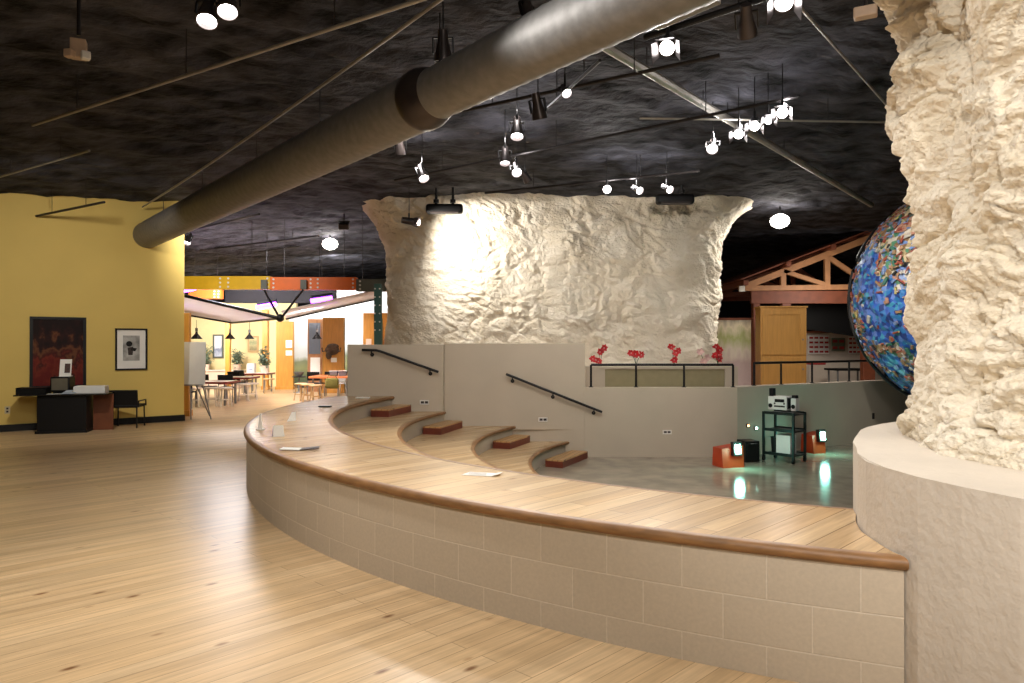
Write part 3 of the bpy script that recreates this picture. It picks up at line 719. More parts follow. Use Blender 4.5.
m.box(pb-pw+dirn*2.18+side*.28+Vector((0, 0, .07)), (.46, .30, .17), rot=rotd, bev=.006); m.build('side_register', M['steel'], root)
# ------------------------------------------------------------------ ceiling pipes, tracks, cables
def pipe(name, a, b, r, mt, label, cat, sag=0, hang=True, brk=True):
    root = T(name, label, cat, a); pts = []
    for i in range(13):
        u = i/12; pts.append((b-a)*u+Vector((0, 0, -sag*4*u*(1-u))))
    m = MB(); m.tube(pts, r, 8); m.build({'pipe': 'pipe_run', 'lighting track': 'track_bar', 'cable': 'cable_run'}.get(cat, 'run'), mt, root, smooth=True)
    if hang:
        nh = max(2, int((b-a).length/1.6))
        for i in range(nh):
            u = (i+.5)/nh; p = (b-a)*u; w_ = a+p
            m = MB(); m.cyl(p, p+Vector((0, 0, max(.05, zc(w_.x, w_.y)+.06-w_.z))), .005, n=6); m.build('hanger', M['darkpipe'], root)
    return root
def C(px_, py_, z): Y = F*(z-H)/(HY-py_); return Vector(((px_-512)/F*Y, Y, z))
pipe('conduit_pipe', C(32, 125, 3.80), C(430, -4, 3.80), .016, M['pipe'], 'long thin pale conduit crossing the dark ceiling above the duct', 'pipe')
pipe('conduit_pipe', C(-12, 180, 3.78), C(89, 150.5, 3.78), .014, M['pipe'], 'short thin conduit at the ceiling edge above the yellow wall', 'pipe')
pipe('ceiling_cable', C(142, 207, 3.84), C(450, -8, 3.9), .015, M['pipe'], 'thin cable running beside the duct toward the yellow wall', 'cable', .05, False)
p_ = W(36, 216, .02); pipe('conduit_pipe', p_, C(104, 202, p_.z), .02, M['darkpipe'], 'short dark pipe sticking out from the top of the yellow wall', 'pipe', 0, True)
pipe('sprinkler_pipe', C(592, 38, 4.05), C(872, 205, 4.05), .045, M['pipe'], 'thick pale sprinkler pipe running from the duct toward the globe', 'pipe')
pipe('ceiling_cable', C(786, -10, 3.98), C(890, 108, 3.98), .012, M['pipe'], 'thin cable on the ceiling beside the near rock pillar', 'cable', 0, False)
pipe('lighting_track', C(645, 37, 3.85), C(775, -6, 3.85), .025, M['blackmetal'], 'short black lighting track near the top of the view, right of the duct', 'lighting track')
pipe('lighting_track', C(433, 117, 3.9), C(720, 55, 3.9), .018, M['darkpipe'], 'dark track passing under the duct collar', 'lighting track')
pipe('lighting_track', C(395, 180, 3.9), C(800, 96, 3.9), .018, M['darkpipe'], 'long dark track carrying the row of shielded spotlights', 'lighting track')
pipe('lighting_track', C(485, 193, 3.9), C(700, 171, 3.9), .018, M['darkpipe'], 'dark track just in front of the far rock pillar', 'lighting track')
pipe('conduit_pipe', C(184, 252, 3.9), C(318, 236, 3.9), .025, M['darkpipe'], 'dark pipe across the ceiling beyond the yellow wall, upper of two', 'pipe')
pipe('conduit_pipe', C(196, 229, 3.85), C(259, 214, 3.85), .02, M['darkpipe'], 'short dark pipe just under the far part of the duct', 'pipe')
pipe('conduit_pipe', C(300, 246, 4.0), C(184, 262, 4.0), .02, M['darkpipe'], 'thin dark pipe across the ceiling beyond the yellow wall, lower of two', 'pipe')
pipe('conduit_pipe', C(640, 118, 3.95), C(890, 122, 3.95), .012, M['pipe'], 'thin pale conduit behind the shielded spotlights', 'pipe')
pipe('lighting_track', C(545, 110, 3.81), C(600, 60, 3.81), .015, M['darkpipe'], 'short dark track with three hanging lamps, left of the sprinkler pipe', 'lighting track')
# spotlights
def spot_head(px_, py_, z, aim, lit, label, kind='can', size=1.0, name='track_spotlight'):
    p = C(px_, py_, z); root = T(name, label, 'spotlight', p, 0, 'ceiling spotlights')
    d = Vector(aim).normalized(); q = d.to_track_quat('Z', 'Y').to_matrix(); s = size
    ztop = zc(p.x, p.y)-.02-p.z
    m = MB(); m.cyl((0, 0, .0), (0, 0, .14), .012*s, n=8); m.cyl((0, 0, .12), (0, 0, max(.15, ztop)+.1), .005, n=6); m.build('stem', M['blackmetal'], root)
    m = MB()
    for sx in (-1, 1): m.box(q @ Vector((sx*.062*s, 0, -.01)), (.008*s, .022*s, .09*s), rot=q)
    m.box(q @ Vector((0, 0, -.055*s)), (.13*s, .022*s, .008*s), rot=q); m.build('yoke', M['blackmetal'], root)
    m = MB()
    if kind == 'can':
        m.lathe([(0, -.10*s), (.03*s, -.10*s), (.036*s, -.02*s), (.055*s, .05*s), (.057*s, .085*s), (.05*s, .085*s), (.046*s, .05*s), (0, .045*s)], n=20, mtx=q)
    else:
        m.lathe([(0, -.11*s), (.045*s, -.11*s), (.052*s, -.06*s), (.055*s, .06*s), (.048*s, .06*s), (.045*s, .04*s), (0, .035*s)], n=20, mtx=q)
        for sx in (-1, 1): m.slab([q @ Vector(v) for v in ((sx*.052*s, -.05*s, .06*s), (sx*.052*s, .05*s, .06*s), (sx*.085*s, .06*s, .15*s), (sx*.085*s, -.06*s, .15*s))], .003)
        m.slab([q @ Vector(v) for v in ((-.05*s, .052*s, .06*s), (.05*s, .052*s, .06*s), (.06*s, .085*s, .15*s), (-.06*s, .085*s, .15*s))], .003)
    m.build('housing', M['reflector'], root, smooth=True)
    m = MB(); m.lathe([(0, .052*s), (.044*s, .052*s), (.046*s, .056*s), (0, .062*s)], n=18, mtx=q); m.build('lamp_face', M['lamp'] if lit else M['black'], root, smooth=True)
    return p, d
dn = (0, 0, -1)
SPOTS = [
 (208, 10, 3.62, (.1, -.5, -1), 1, 'lit spotlight at the very top of the dark ceiling, larger of the pair', 'can', 1.25),
 (227, 1, 3.62, (.2, -.5, -1), 1, 'lit spotlight cut by the top edge, right of its larger twin', 'can', 1.2),
 (668, 45, 3.70, (-.25, -.75, -.6), 1, 'lit shielded spotlight hanging from the short track right of the duct', 'barn', 1.2),
 (747, 21, 3.70, (.2, .5, -.5), 0, 'unlit dark spotlight on the short track, nearest the near pillar', 'can', 1.2),
 (713, 145, 3.75, (-.3, -.8, -.7), 1, 'lit spotlight, first of the shielded row from the sprinkler pipe', 'can', 1.25),
 (739, 132, 3.75, (-.3, -.8, -.6), 1, 'lit shielded spotlight, second of the row', 'barn', 1.1),
 (755, 124, 3.75, (-.3, -.8, -.6), 1, 'lit shielded spotlight, third of the row', 'barn', 1.1),
 (768.5, 118.5, 3.75, (-.2, -.8, -.5), 1, 'small lit shielded spotlight, fourth of the row', 'barn', .9),
 (783, 111, 3.75, (-.35, -.8, -.5), 1, 'lit shielded spotlight at the right end of the row', 'barn', 1.15),
 (607, 189, 3.72, (-.1, -1, -.25), 1, 'brightest small spotlight in front of the far pillar, facing the hall', 'can', 1.2),
 (637, 189, 3.72, (.4, -.9, -.5), 1, 'lit spotlight in front of the far pillar, second of three', 'can', 1.1),
 (667, 188, 3.72, (.4, -.9, -.5), 1, 'lit spotlight in front of the far pillar, beside the right black projector', 'can', 1.1),
 (517, 128, 3.66, (0, -.4, -1), 1, 'lit downlight hanging from the lower end of the short slanting track', 'can', 1.3),
 (538, 107, 3.66, (.2, .3, -1), 0, 'unlit dark lamp in the middle of the short slanting track', 'can', 1.3),
 (565, 90, 3.66, (.2, -.6, -.6), 1, 'small faintly lit lamp at the upper end of the short slanting track', 'can', .8),
 (505, 156, 3.66, (0, -.3, -1), 1, 'lit spotlight on the long track, left of a close pair', 'can', 1.2),
 (516, 169, 3.66, (.1, -.7, -.6), 1, 'lit spotlight on the long track, right of a close pair', 'can', 1.2),
 (525, 176, 3.66, (.4, .3, -.6), 0, 'unlit dark lamp just right of the close pair', 'can', 1.0),
 (422, 173, 3.66, (.3, -.5, -.8), 1, 'lit spotlight by the left end of the long track', 'can', 1.3),
 (400, 146, 3.66, (0, .3, -1), 0, 'unlit dark lamp hanging below the duct collar', 'can', 1.1),
 (443, 47, 3.80, (0, .2, -1), 0, 'unlit dark square-hung lamp just above the duct', 'can', 1.3),
 (528, 12, 3.72, (.2, -.2, -1), 1, 'lit lamp half hidden above the near run of the duct', 'can', 1.1),
 (784, -3, 3.65, (-.2, -.6, -.8), 1, 'lit spotlight at the top edge beside the near pillar', 'barn', 1.2),
 (188, 239, 3.65, (-.1, -.5, -.8), 1, 'small lit spotlight far off just right of the yellow wall', 'can', 1.4),
]
SP = [spot_head(*a) for a in SPOTS]
# bright round globes
for px_, py_, z, lb in ((330, 244, 3.9, 'glaring round ceiling lamp left of the far pillar'), (780, 221, 3.9, 'glaring round ceiling lamp right of the far pillar')):
    p = C(px_, py_, z); t = T('globe_lamp', lb, 'ceiling lamp', p)
    m = MB(); m.ball((0, 0, 0), .185, 24, (1, 1, .75)); m.build('glass_globe', M['globe'], t, smooth=True)  # globe made larger so its shape stands in for the lamp's bloom
    m = MB(); m.cyl((0, 0, .1), (0, 0, .29), .02, n=10); m.cyl((0, 0, .09), (0, 0, .13), .06, n=16); m.build('stem', M['blackmetal'], t, smooth=True)
# black projectors in front of the far pillar
for px_, py_, Y, lb, hg in ((444.5, 209, 12.9, 'black bar-shaped unit hung by two stems above the bright patch of the far pillar', (-.15, .15)), (675, 199.5, 12.6, 'black bar-shaped unit hung by one stem near the right end of the far pillar', (.12,))):
    p = P(px_, py_, Y); t = T('bar_fixture', lb, 'ceiling fixture', p, 0, 'black bar units under the ceiling')
    m = MB(); m.box((0, 0, 0), (.66, .2, .17), bev=.05, seg=4); m.build('body', M['black'], t, smooth=True)
    m = MB(); m.box((0, -.085, -.07), (.5, .03, .03)); m.build('front_slot', M['reflector'], t)
    for hx in hg:
        m = MB(); m.cyl((hx, 0, .07), (hx, 0, zc(p.x, p.y)+.05-p.z), .025, n=10); m.cyl((hx, 0, .11), (hx, 0, .17), .05, n=12); m.build('stem', M['blackmetal'], t, smooth=True)
# beige unit on the dark ceiling
M['beige'] = mat('beige_plastic', rgb(190, 164, 140), .5, var=.15)
p = C(78, 54, 3.72); t = T('emergency_light', 'beige twin-headed emergency light on the dark ceiling, upper left', 'emergency light', p, .4)
m = MB(); m.box((0, 0, .04), (.11, .09, .15), bev=.008); m.build('battery_box', M['beige'], t)
for sx, a in ((-1, -.5), (1, .3)):
    m = MB(); m.box((sx*.055, -.05, -.02), (.065, .06, .065), rot=rotz(a), bev=.01); m.build('lamp_head', M['whiteplastic'] if sx > 0 else M['beige'], t)
m = MB(); m.cyl((0, 0, .15), (0, 0, .5), .015, n=8); m.build('stem', M['darkpipe'], t)
p = C(344, 226, 3.95); t = T('ceiling_speaker', 'small grey bracketed speaker on the ceiling beside the glaring round lamp', 'speaker', p)
m = MB(); m.box((0, 0, 0), (.22, .16, .14), rot=Matrix.Rotation(.4, 3, 'X'), bev=.02); m.build('cabinet', M['reflector'], t)
m = MB(); m.cyl((0, 0, .05), (0, 0, .35), .015, n=8); m.box((0, 0, .1), (.26, .03, .03)); m.build('bracket', M['darkpipe'], t)
p = C(866, 12, 3.6); t = T('ceiling_box', 'small pinkish box hanging from the ceiling beside the near rock pillar', 'box', p, -.5)
m = MB(); m.box((0, 0, 0), (.14, .08, .07), bev=.01); m.build('case', M['beige'], t)
m = MB(); m.cyl((0, 0, .04), (0, 0, .6), .015, n=8); m.build('stem', M['darkpipe'], t)
# ------------------------------------------------------------------ desk group by the yellow wall
M['redbrown'] = mat('redbrown_panel', rgb(116, 64, 36), .45, var=.2)
M['glass'] = mat('dark_glass_top', rgb(30, 30, 30), .12, spec=.6, var=.1)
ra = R(16); b0 = Vector(((66-512)/F*11.75, 11.75, 0))
desk = T('reception_desk', 'black pedestal desk with a thin overhanging top against the yellow wall', 'desk', b0, ra)
def dl(x, y_, z_): return Matrix.Translation(b0) @ Matrix.Rotation(ra, 4, 'Z') @ Vector((x, y_, z_))
m = MB(); m.box((0, 0, .30), (.70, .42, .60), bev=.006); m.build('pedestal', M['black'], desk)
m = MB(); m.box((0, .02, .615), (1.32, .58, .022), bev=.006); m.build('desk_top', M['glass'], desk)
m = MB(); m.box((.52, .12, .30), (.30, .03, .60), bev=.003); m.build('modesty_panel', M['redbrown'], desk)
m = MB(); m.box((0, -.01, .02), (.74, .46, .04), bev=.004); m.build('plinth_base', M['black'], desk)
zt3 = .627
t = T('desk_tray', 'long black letter tray at the left end of the desk', 'tray', dl(-.45, -.02, zt3), ra)
m = MB(); m.box((0, 0, .006), (.42, .28, .012)); m.box((0, .134, .055), (.42, .012, .10)); m.box((-.204, 0, .055), (.012, .28, .10)); m.box((.204, 0, .055), (.012, .28, .10)); m.box((0, -.134, .045), (.42, .012, .08)); m.build('tray_body', M['black'], t)
m = MB(); m.box((0.02, 0, .10), (.34, .22, .01)); m.build('paper_stack', M['reflector'], t)
M['screen'] = mat('grey_screen', rgb(104, 98, 84), .25, var=.15, vscale=6)
t = T('small_monitor', 'small grey-screened monitor in the middle of the desk', 'monitor', dl(-.07, .02, zt3), ra-.1)
m = MB(); m.box((0, .05, .145), (.29, .24, .25), bev=.02); m.build('case', M['black'], t)
m = MB(); m.box((0, -.073, .15), (.24, .008, .19), bev=.003); m.build('screen', M['screen'], t)
m = MB(); m.box((0, .03, .01), (.2, .18, .02)); m.build('foot', M['black'], t)
t = T('brochure_stand', 'white brochure stand with a small dark picture, on top of the monitor', 'brochure stand', dl(-.03, .06, zt3+.2705), ra)
m = MB(); m.slab([(-.085, 0, 0), (.085, 0, 0), (.085, .06, .28), (-.085, .06, .28)], .01); m.box((0, .05, .005), (.17, .12, .01)); m.build('holder', M['paper'], t)
M['photo'] = mat('dark_photo', rgb(84, 56, 44), .5, var=.5, vscale=20)
m = MB(); m.slab([(-.01, .002, .06), (.07, .002, .06), (.07, .034, .21), (-.01, .034, .21)], .004); m.build('picture', M['photo'], t)
t = T('white_carton', 'flat white carton at the right end of the desk', 'box', dl(.36, .04, zt3), ra)
m = MB(); m.box((0, 0, .055), (.46, .26, .11), bev=.004); m.build('carton', M['whiteplastic'], t)
m = MB(); m.box((0, 0, .1125), (.44, .24, .004)); m.build('lid', M['paper'], t)
t = T('loose_papers', 'loose crumpled bluish papers on the desk front, before the carton', 'papers', dl(.09, -.18, zt3), ra)
M['bluepaper'] = mat('bluish_paper', rgb(186, 196, 210), .7, var=.25, vscale=14)
m = MB(); m.slab([(-.1, -.06, .004), (.08, -.08, .004), (.1, .06, .02), (-.08, .07, .03)], .003); m.slab([(-.06, -.02, .03), (.04, -.05, .012), (.06, .05, .06), (-.05, .06, .05)], .003); m.build('sheet', M['bluepaper'], t)
m = MB(); m.slab([(-.3, -.05, .003), (-.12, -.06, .003), (-.11, .05, .004), (-.29, .06, .004)], .003); m.build('sheet', M['paper'], t)
# chair
pc_ = Vector(((127.5-512)/F*12.4, 12.4, 0))
ch_ = T('office_chair', 'black four-legged visitor chair right of the desk', 'chair', pc_, R(10))
m = MB(); m.box((0, 0, .37), (.46, .44, .05), bev=.015); m.build('seat', M['black'], ch_)
m = MB(); m.box((0, -.20, .50), (.46, .04, .30), rot=Matrix.Rotation(.08, 3, 'X'), bev=.015); m.build('backrest', M['black'], ch_)
for sx in (-1, 1):
    for sy in (-1, 1):
        m = MB(); m.cyl((sx*.215, sy*.20, 0), (sx*.21, sy*.19, .36), .012, n=10); m.build('leg', M['blackmetal'], ch_, smooth=True)
    m = MB(); m.tube([(sx*.235, -.2, .36), (sx*.245, -.2, .46), (sx*.245, .16, .46), (sx*.235, .2, .36)], .012, 8); m.build('armrest', M['blackmetal'], ch_, smooth=True)
# pictures
wa_ = atan2(WD.y, WD.x)
def picture(x0, y0, x1, y1, label, fw, art, matw, name):
    c0, c1 = W(x0, (y0+y1)/2, .002), W(x1, (y0+y1)/2, .002); c = (c0+c1)/2
    w_ = (c1-c0).length; zt_a = H-(y0-HY)/F*c.y; zb_a = H-(y1-HY)/F*c.y; h_ = zt_a-zb_a; c.z = zb_a
    t = T(name, label, 'picture', c, wa_)
    m = MB()
    for sx in (-1, 1): m.box((sx*(w_/2-fw/2), -.018, h_/2), (fw, .036, h_))
    for zz in (fw/2, h_-fw/2): m.box((0, -.018, zz), (w_-2*fw, .036, fw))
    m.build('frame', M['black'], t)
    if matw:
        m = MB(); m.box((0, -.008, h_/2), (w_-2*fw, .012, h_-2*fw)); m.build('mat_board', M['paper'], t)
    m = MB(); m.box((0, -.012 if not matw else -.016, h_/2+(.02 if matw else 0)), (w_-2*fw-2*matw, .006, h_-2*fw-2*matw*1.25)); m.build('print', art, t)
    return t, w_, h_
M['redart'] = zramp('red_abstract_print', [(.1, rgb(96, 22, 16)), (.3, rgb(112, 40, 24)), (.42, rgb(64, 18, 14)), (.58, rgb(104, 62, 36)), (.72, rgb(44, 18, 14)), (.9, rgb(28, 13, 12))], 2, 4.2, 1.7, .9)
picture(29.5, 317, 86, 388, 'large dark red abstract picture in a black frame above the desk', .045, M['redart'], 0, 'framed_artwork')
M['bw'] = mat('grey_print', rgb(200, 198, 192), .6, col2=rgb(120, 118, 112), vscale=5)
t, w_, h_ = picture(115, 328.5, 147, 370, 'black framed black-and-white photograph with a wide white mat', .028, M['bw'], .095, 'framed_photograph')
m = MB()
m.slab([(-.05, -.021, h_*.36), (.02, -.021, h_*.36), (.03, -.021, h_*.56), (-.06, -.021, h_*.54)], .002); m.build('dark_shape', M['reflector'], t)
m = MB(); m.cyl((-.035, -.020, h_*.63), (-.035, -.023, h_*.63), .05, n=20); m.build('dark_shape', M['black'], t)
m = MB(); m.slab([(-.01, -.021, h_*.47), (.06, -.021, h_*.45), (.09, -.021, h_*.52), (.0, -.021, h_*.54)], .002); m.build('dark_shape', M['black'], t)
# ------------------------------------------------------------------ bright activity hall beyond the yellow wall
M['paleyellow'] = mat('pale_yellow_wall', rgb(240, 222, 168), .7, var=.04)
M['pinkwhite'] = mat('pinkish_counter', rgb(232, 208, 190), .6, var=.06)
M['maroon'] = mat('maroon_edge', rgb(120, 40, 30), .4, var=.2)
M['tabletop'] = mat('white_laminate', rgb(232, 224, 216), .3, var=.05)
M['orangetop'] = mat('orange_laminate', rgb(224, 130, 80), .35, var=.1)
M['lightwood'] = mat('light_stool_wood', rgb(206, 170, 120), .5, var=.15)
M['beamyellow'] = mat('yellow_beam', rgb(224, 178, 30), .5, var=.08)
M['beamorange'] = mat('orange_beam', rgb(236, 112, 36), .5, var=.08)
M['beamgrey'] = mat('grey_beam', rgb(96, 100, 92), .55, var=.12)
M['greenpost'] = mat('green_post', rgb(60, 98, 88), .55, var=.12)
M['canvas'] = mat('canopy_fabric', rgb(232, 226, 222), .85, var=.06, vscale=3)
_nt = M['canvas'].node_tree; _tr = _nt.nodes.new('ShaderNodeBsdfTranslucent'); _tr.inputs[0].default_value = rgb(226, 218, 214); _mx = _nt.nodes.new('ShaderNodeMixShader'); _mx.inputs[0].default_value = .5
_nt.links.new(_nt.nodes['Principled BSDF'].outputs[0], _mx.inputs[1]); _nt.links.new(_tr.outputs[0], _mx.inputs[2]); _nt.links.new(_mx.outputs[0], _nt.nodes['Material Output'].inputs[0])
M['purple'] = mat('violet_tube', rgb(150, 60, 240), .4, emit=(.35, .06, 1, 1), estr=9)
M['leaf'] = mat('leaf_green', rgb(140, 158, 138), .6, var=.35, vscale=10)  # green lightened: the wash-out by the hall's glow is put into the colour
M['fossil'] = mat('brown_fur', rgb(96, 74, 54), .9, var=.45, vscale=14, bump=.5)
M['bluegrey'] = mat('blue_grey_glass', rgb(120, 128, 140), .2, var=.2, vscale=2)
M['teal_slot'] = mat('green_panel', rgb(72, 110, 92), .5, var=.15)
m = MB(); xa, xb = (150-512)/F*24.2, (296-512)/F*24.2
m.box(((xa+xb)/2, 24.3, 1.40), (xb-xa, .2, 2.84)); ST(m.build('wall_back', M['paleyellow']), 'bright pale yellow back wall of the activity hall')
M['mural'] = zramp('landscape_mural', [(0, rgb(70, 96, 92)), (.14, rgb(104, 120, 84)), (.24, rgb(150, 156, 110)), (.33, rgb(128, 140, 110)), (.38, rgb(206, 214, 214)), (.6, rgb(224, 232, 238)), (1, rgb(238, 242, 246))], 2, 4, .10)
for pa_, pb_, pt_, lb in ((289, 329, 309, 'lower landscape mural board with grey sky and green fields between the two oak screens'), (329.5, 402, 290, 'tall bright landscape mural board with white sky beside the oak kiosk')):
    xa, xb = (pa_-512)/F*23.6, (pb_-512)/F*23.6; zz_ = H-(pt_-HY)/F*23.6
    m = MB(); m.box((0, .06, zz_/2), (xb-xa, .12, zz_)); t = T('landscape_mural', lb, 'mural', ((xa+xb)/2, 23.6, 0))
    m.build('mural_print', M['mural'], t)
    m = MB(); m.box((0, .0, .04), (xb-xa, .3, .08)); m.build('base', M['beamgrey'], t)
m = MB(); xa, xb = (200-512)/F*23.6, (243-512)/F*23.6
m.box((0, 0, .27), (xb-xa, .4, .54), bev=.01); t = T('wall_counter', 'long low pinkish white counter along the pale yellow back wall', 'counter', ((xa+xb)/2, 23.7, 0)); m.build('cabinet_body', M['pinkwhite'], t)
m = MB(); m.box((0, -.02, .56), (xb-xa+.06, .46, .04), bev=.006); m.build('counter_top', M['tabletop'], t)
def post(px0, px1, Y, ztop, mt, label, z0=0, dots=False):
    x0, x1 = (px0-512)/F*Y, (px1-512)/F*Y
    t = T('wood_post' if mt is not M['greenpost'] else 'metal_post', label, 'post', ((x0+x1)/2, Y, z0))
    m = MB(); m.box((0, 0, (ztop-z0)/2), (x1-x0, x1-x0, ztop-z0), bev=.01); m.build('shaft', mt, t)
    m = MB(); m.box((0, 0, .06), (x1-x0+.05, x1-x0+.05, .12), bev=.008); m.build('base_block', mt, t)
    if dots:
        for k in range(6):
            for sx in (-.045, .045):
                m = MB(); m.cyl((sx, -(x1-x0)/2, ztop-z0-.1-.16*k), (sx, -(x1-x0)/2-.012, ztop-z0-.1-.16*k), .015, n=10); m.build('rivet', M['white'], t)
post(226, 230.5, 22.5, 2.4, M['oak'], 'slim wooden post standing between two framed pictures in the bright hall')
post(263, 268.5, 22.6, 2.5, M['oak'], 'slim wooden post just left of the oak panel with papers')
post(184, 190, 14.3, 2.05, M['oak'], 'wooden post at the corner of the yellow wall behind the easel')
post(374.5, 381.5, 14.0, 2.6, M['greenpost'], 'dark green riveted post by the far rock pillar', 0, True)
def hang_pic(px0, py0, px1, py1, Y, label, fr, art, name='framed_picture'):
    c = P((px0+px1)/2, (py0+py1)/2, Y); w_, h_ = (px1-px0)/F*Y, (py1-py0)/F*Y
    t = T(name, label, 'picture', c); fw = .05
    m = MB()
    for sx in (-1, 1): m.box((sx*(w_/2-fw/2), 0, 0), (fw, .05, h_))
    for sz in (-1, 1): m.box((0, 0, sz*(h_/2-fw/2)), (w_-2*fw, .05, fw))
    m.build('frame', fr, t)
    m = MB(); m.box((0, .005, 0), (w_-2*fw, .03, h_-2*fw)); m.build('print', art, t)
M['artblue'] = zramp('blue_print', [(.1, rgb(190, 196, 214)), (.35, rgb(120, 130, 160)), (.5, rgb(226, 226, 236)), (.9, rgb(240, 238, 244))], 2, 6, .6)
M['artgreen'] = zramp('green_print', [(.1, rgb(150, 140, 100)), (.45, rgb(196, 186, 140)), (.6, rgb(150, 160, 120)), (.9, rgb(230, 214, 160))], 2, 6, .6)
hang_pic(213, 334.5, 223.5, 358, 24.17, 'upright pale print in a grey frame on the bright yellow back wall', M['beamgrey'], M['artblue'])
hang_pic(248, 336, 258.5, 352, 24.17, 'small olive-toned print in a thin frame between the two slim wooden posts', M['lightwood'], M['artgreen'])
# plants and papers on the counter
def plant(px_, py0, py1, Y, label, wpx):
    zb_, zt_a = H-(py1-HY)/F*Y, H-(py0-HY)/F*Y; b0 = Vector(((px_-512)/F*Y, Y, zb_)); h_ = zt_a-zb_; w_ = wpx/F*Y
    t = T('potted_plant', label, 'plant', b0, 0, 'plants of the bright hall')
    m = MB(); m.lathe([(0, 0), (.11, 0), (.14, .22), (.12, .22), (.11, .03), (0, .03)], n=18); m.build('pot', M['pinkwhite'], t, smooth=True)
    m = MB(); r = random.Random(int(px_))
    sm = MB()
    for k in range(26):
        a = r.uniform(0, 6.28); rr = r.uniform(.1, 1)*w_/2; hh = r.uniform(.35, 1)*h_
        tip = Vector((cos(a)*rr, sin(a)*rr*.7, hh)); sm.tube([(0, 0, .1), tip*.5+Vector((0, 0, .1*h_)), tip], .006, 5)
        for j in range(5):
            c = tip*(.55+.11*j)+Vector((r.uniform(-.06, .06), r.uniform(-.06, .06), r.uniform(-.03, .06)))
            petal(m, c, (r.uniform(-1, 1), r.uniform(-1, 1), r.uniform(-.4, .6)), (0, .2, 1), .16, .07)
    sm.build('stems', M['stem'], t); m.build('foliage', M['leaf'], t)
plant(205, 344, 371, 23.65, 'loose leafy plant on the back counter behind the easel', 15)
plant(237, 350, 371, 23.65, 'small pale leafy plant at the end of the counter, right of the slim post', 9)
plant(264.5, 348, 372.9, 21.4, 'small leafy plant beside the white box on the far table', 8)
# tables
def table(name, px0, px1, py_, Y, dep, label, top, edge, grp, zt_a=None, rz=0):
    zt_a = zt_a or H-(py_-HY)/F*Y; x0, x1 = (px0-512)/F*Y, (px1-512)/F*Y; w_ = x1-x0
    t = T(name, label, 'table', ((x0+x1)/2, Y+dep/2, 0), rz, grp)
    m = MB(); m.box((0, 0, zt_a-.012), (w_-.012, dep-.012, .024)); m.build('table_top', top, t)
    m = MB()
    for sy in (-1, 1): m.box((0, sy*(dep/2), zt_a-.022), (w_+.02, .02, .05), bev=.006)
    for sx in (-1, 1): m.box((sx*w_/2, 0, zt_a-.022), (.02, dep-.02, .05), bev=.006)
    m.build('edge_band', edge, t)
    for sx in (-1, 1):
        for sy in (-1, 1):
            m = MB(); m.cyl((sx*(w_/2-.08), sy*(dep/2-.08), 0), (sx*(w_/2-.08), sy*(dep/2-.08), zt_a-.03), .025, n=10); m.build('leg', M['steel'], t, smooth=True)
    return zt_a
TT = [(180, 227, 382, 16.6, 'nearest white activity table with a maroon edge, partly behind the easel'),
      (222, 249, 377.5, 18.6, 'middle white activity table with a maroon edge'),
      (241, 266, 373.5, 21.0, 'farthest white activity table with a maroon edge, holding the white box')]
tz = [table('activity_table', a, b, c, d, .8, lb, M['tabletop'], M['maroon'], 'white activity tables') for a, b, c, d, lb in TT]
oz = table('activity_table', 309, 349, 376.5, 18.2, .9, 'orange-topped activity table in front of the furry mount', M['orangetop'], M['orangetop'], None)
p = P(251.5, 372, 21.3); p.z = tz[2]+.004
t = T('white_carton', 'white box with bluish prints on the farthest white table', 'box', p)
m = MB(); m.box((0, 0, .14), (.22, .18, .28), bev=.004); m.build('carton', M['whiteplastic'], t)
m = MB(); m.box((0, -.092, .14), (.13, .004, .14)); m.build('print', M['artblue'], t)
for px_, Y, lb in ((334, 18.5, 'clear plastic bin on the orange table, nearer its middle'), (343, 18.55, 'clear plastic bin at the right end of the orange table')):
    t = T('plastic_bin', lb, 'bin', Vector(((px_-512)/F*Y, Y, oz+.001)), 0, 'plastic bins on the orange table')
    m = MB(); m.hexa([Vector(v) for v in ((-.08, -.07, 0), (.08, -.07, 0), (.08, .07, 0), (-.08, .07, 0), (-.1, -.09, .12), (.1, -.09, .12), (.1, .09, .12), (-.1, .09, .12))]); m.build('tub', M['bluegrey'], t)
    m = MB(); m.box((0, 0, .128), (.215, .195, .014), bev=.004); m.build('lid', M['whiteplastic'], t)
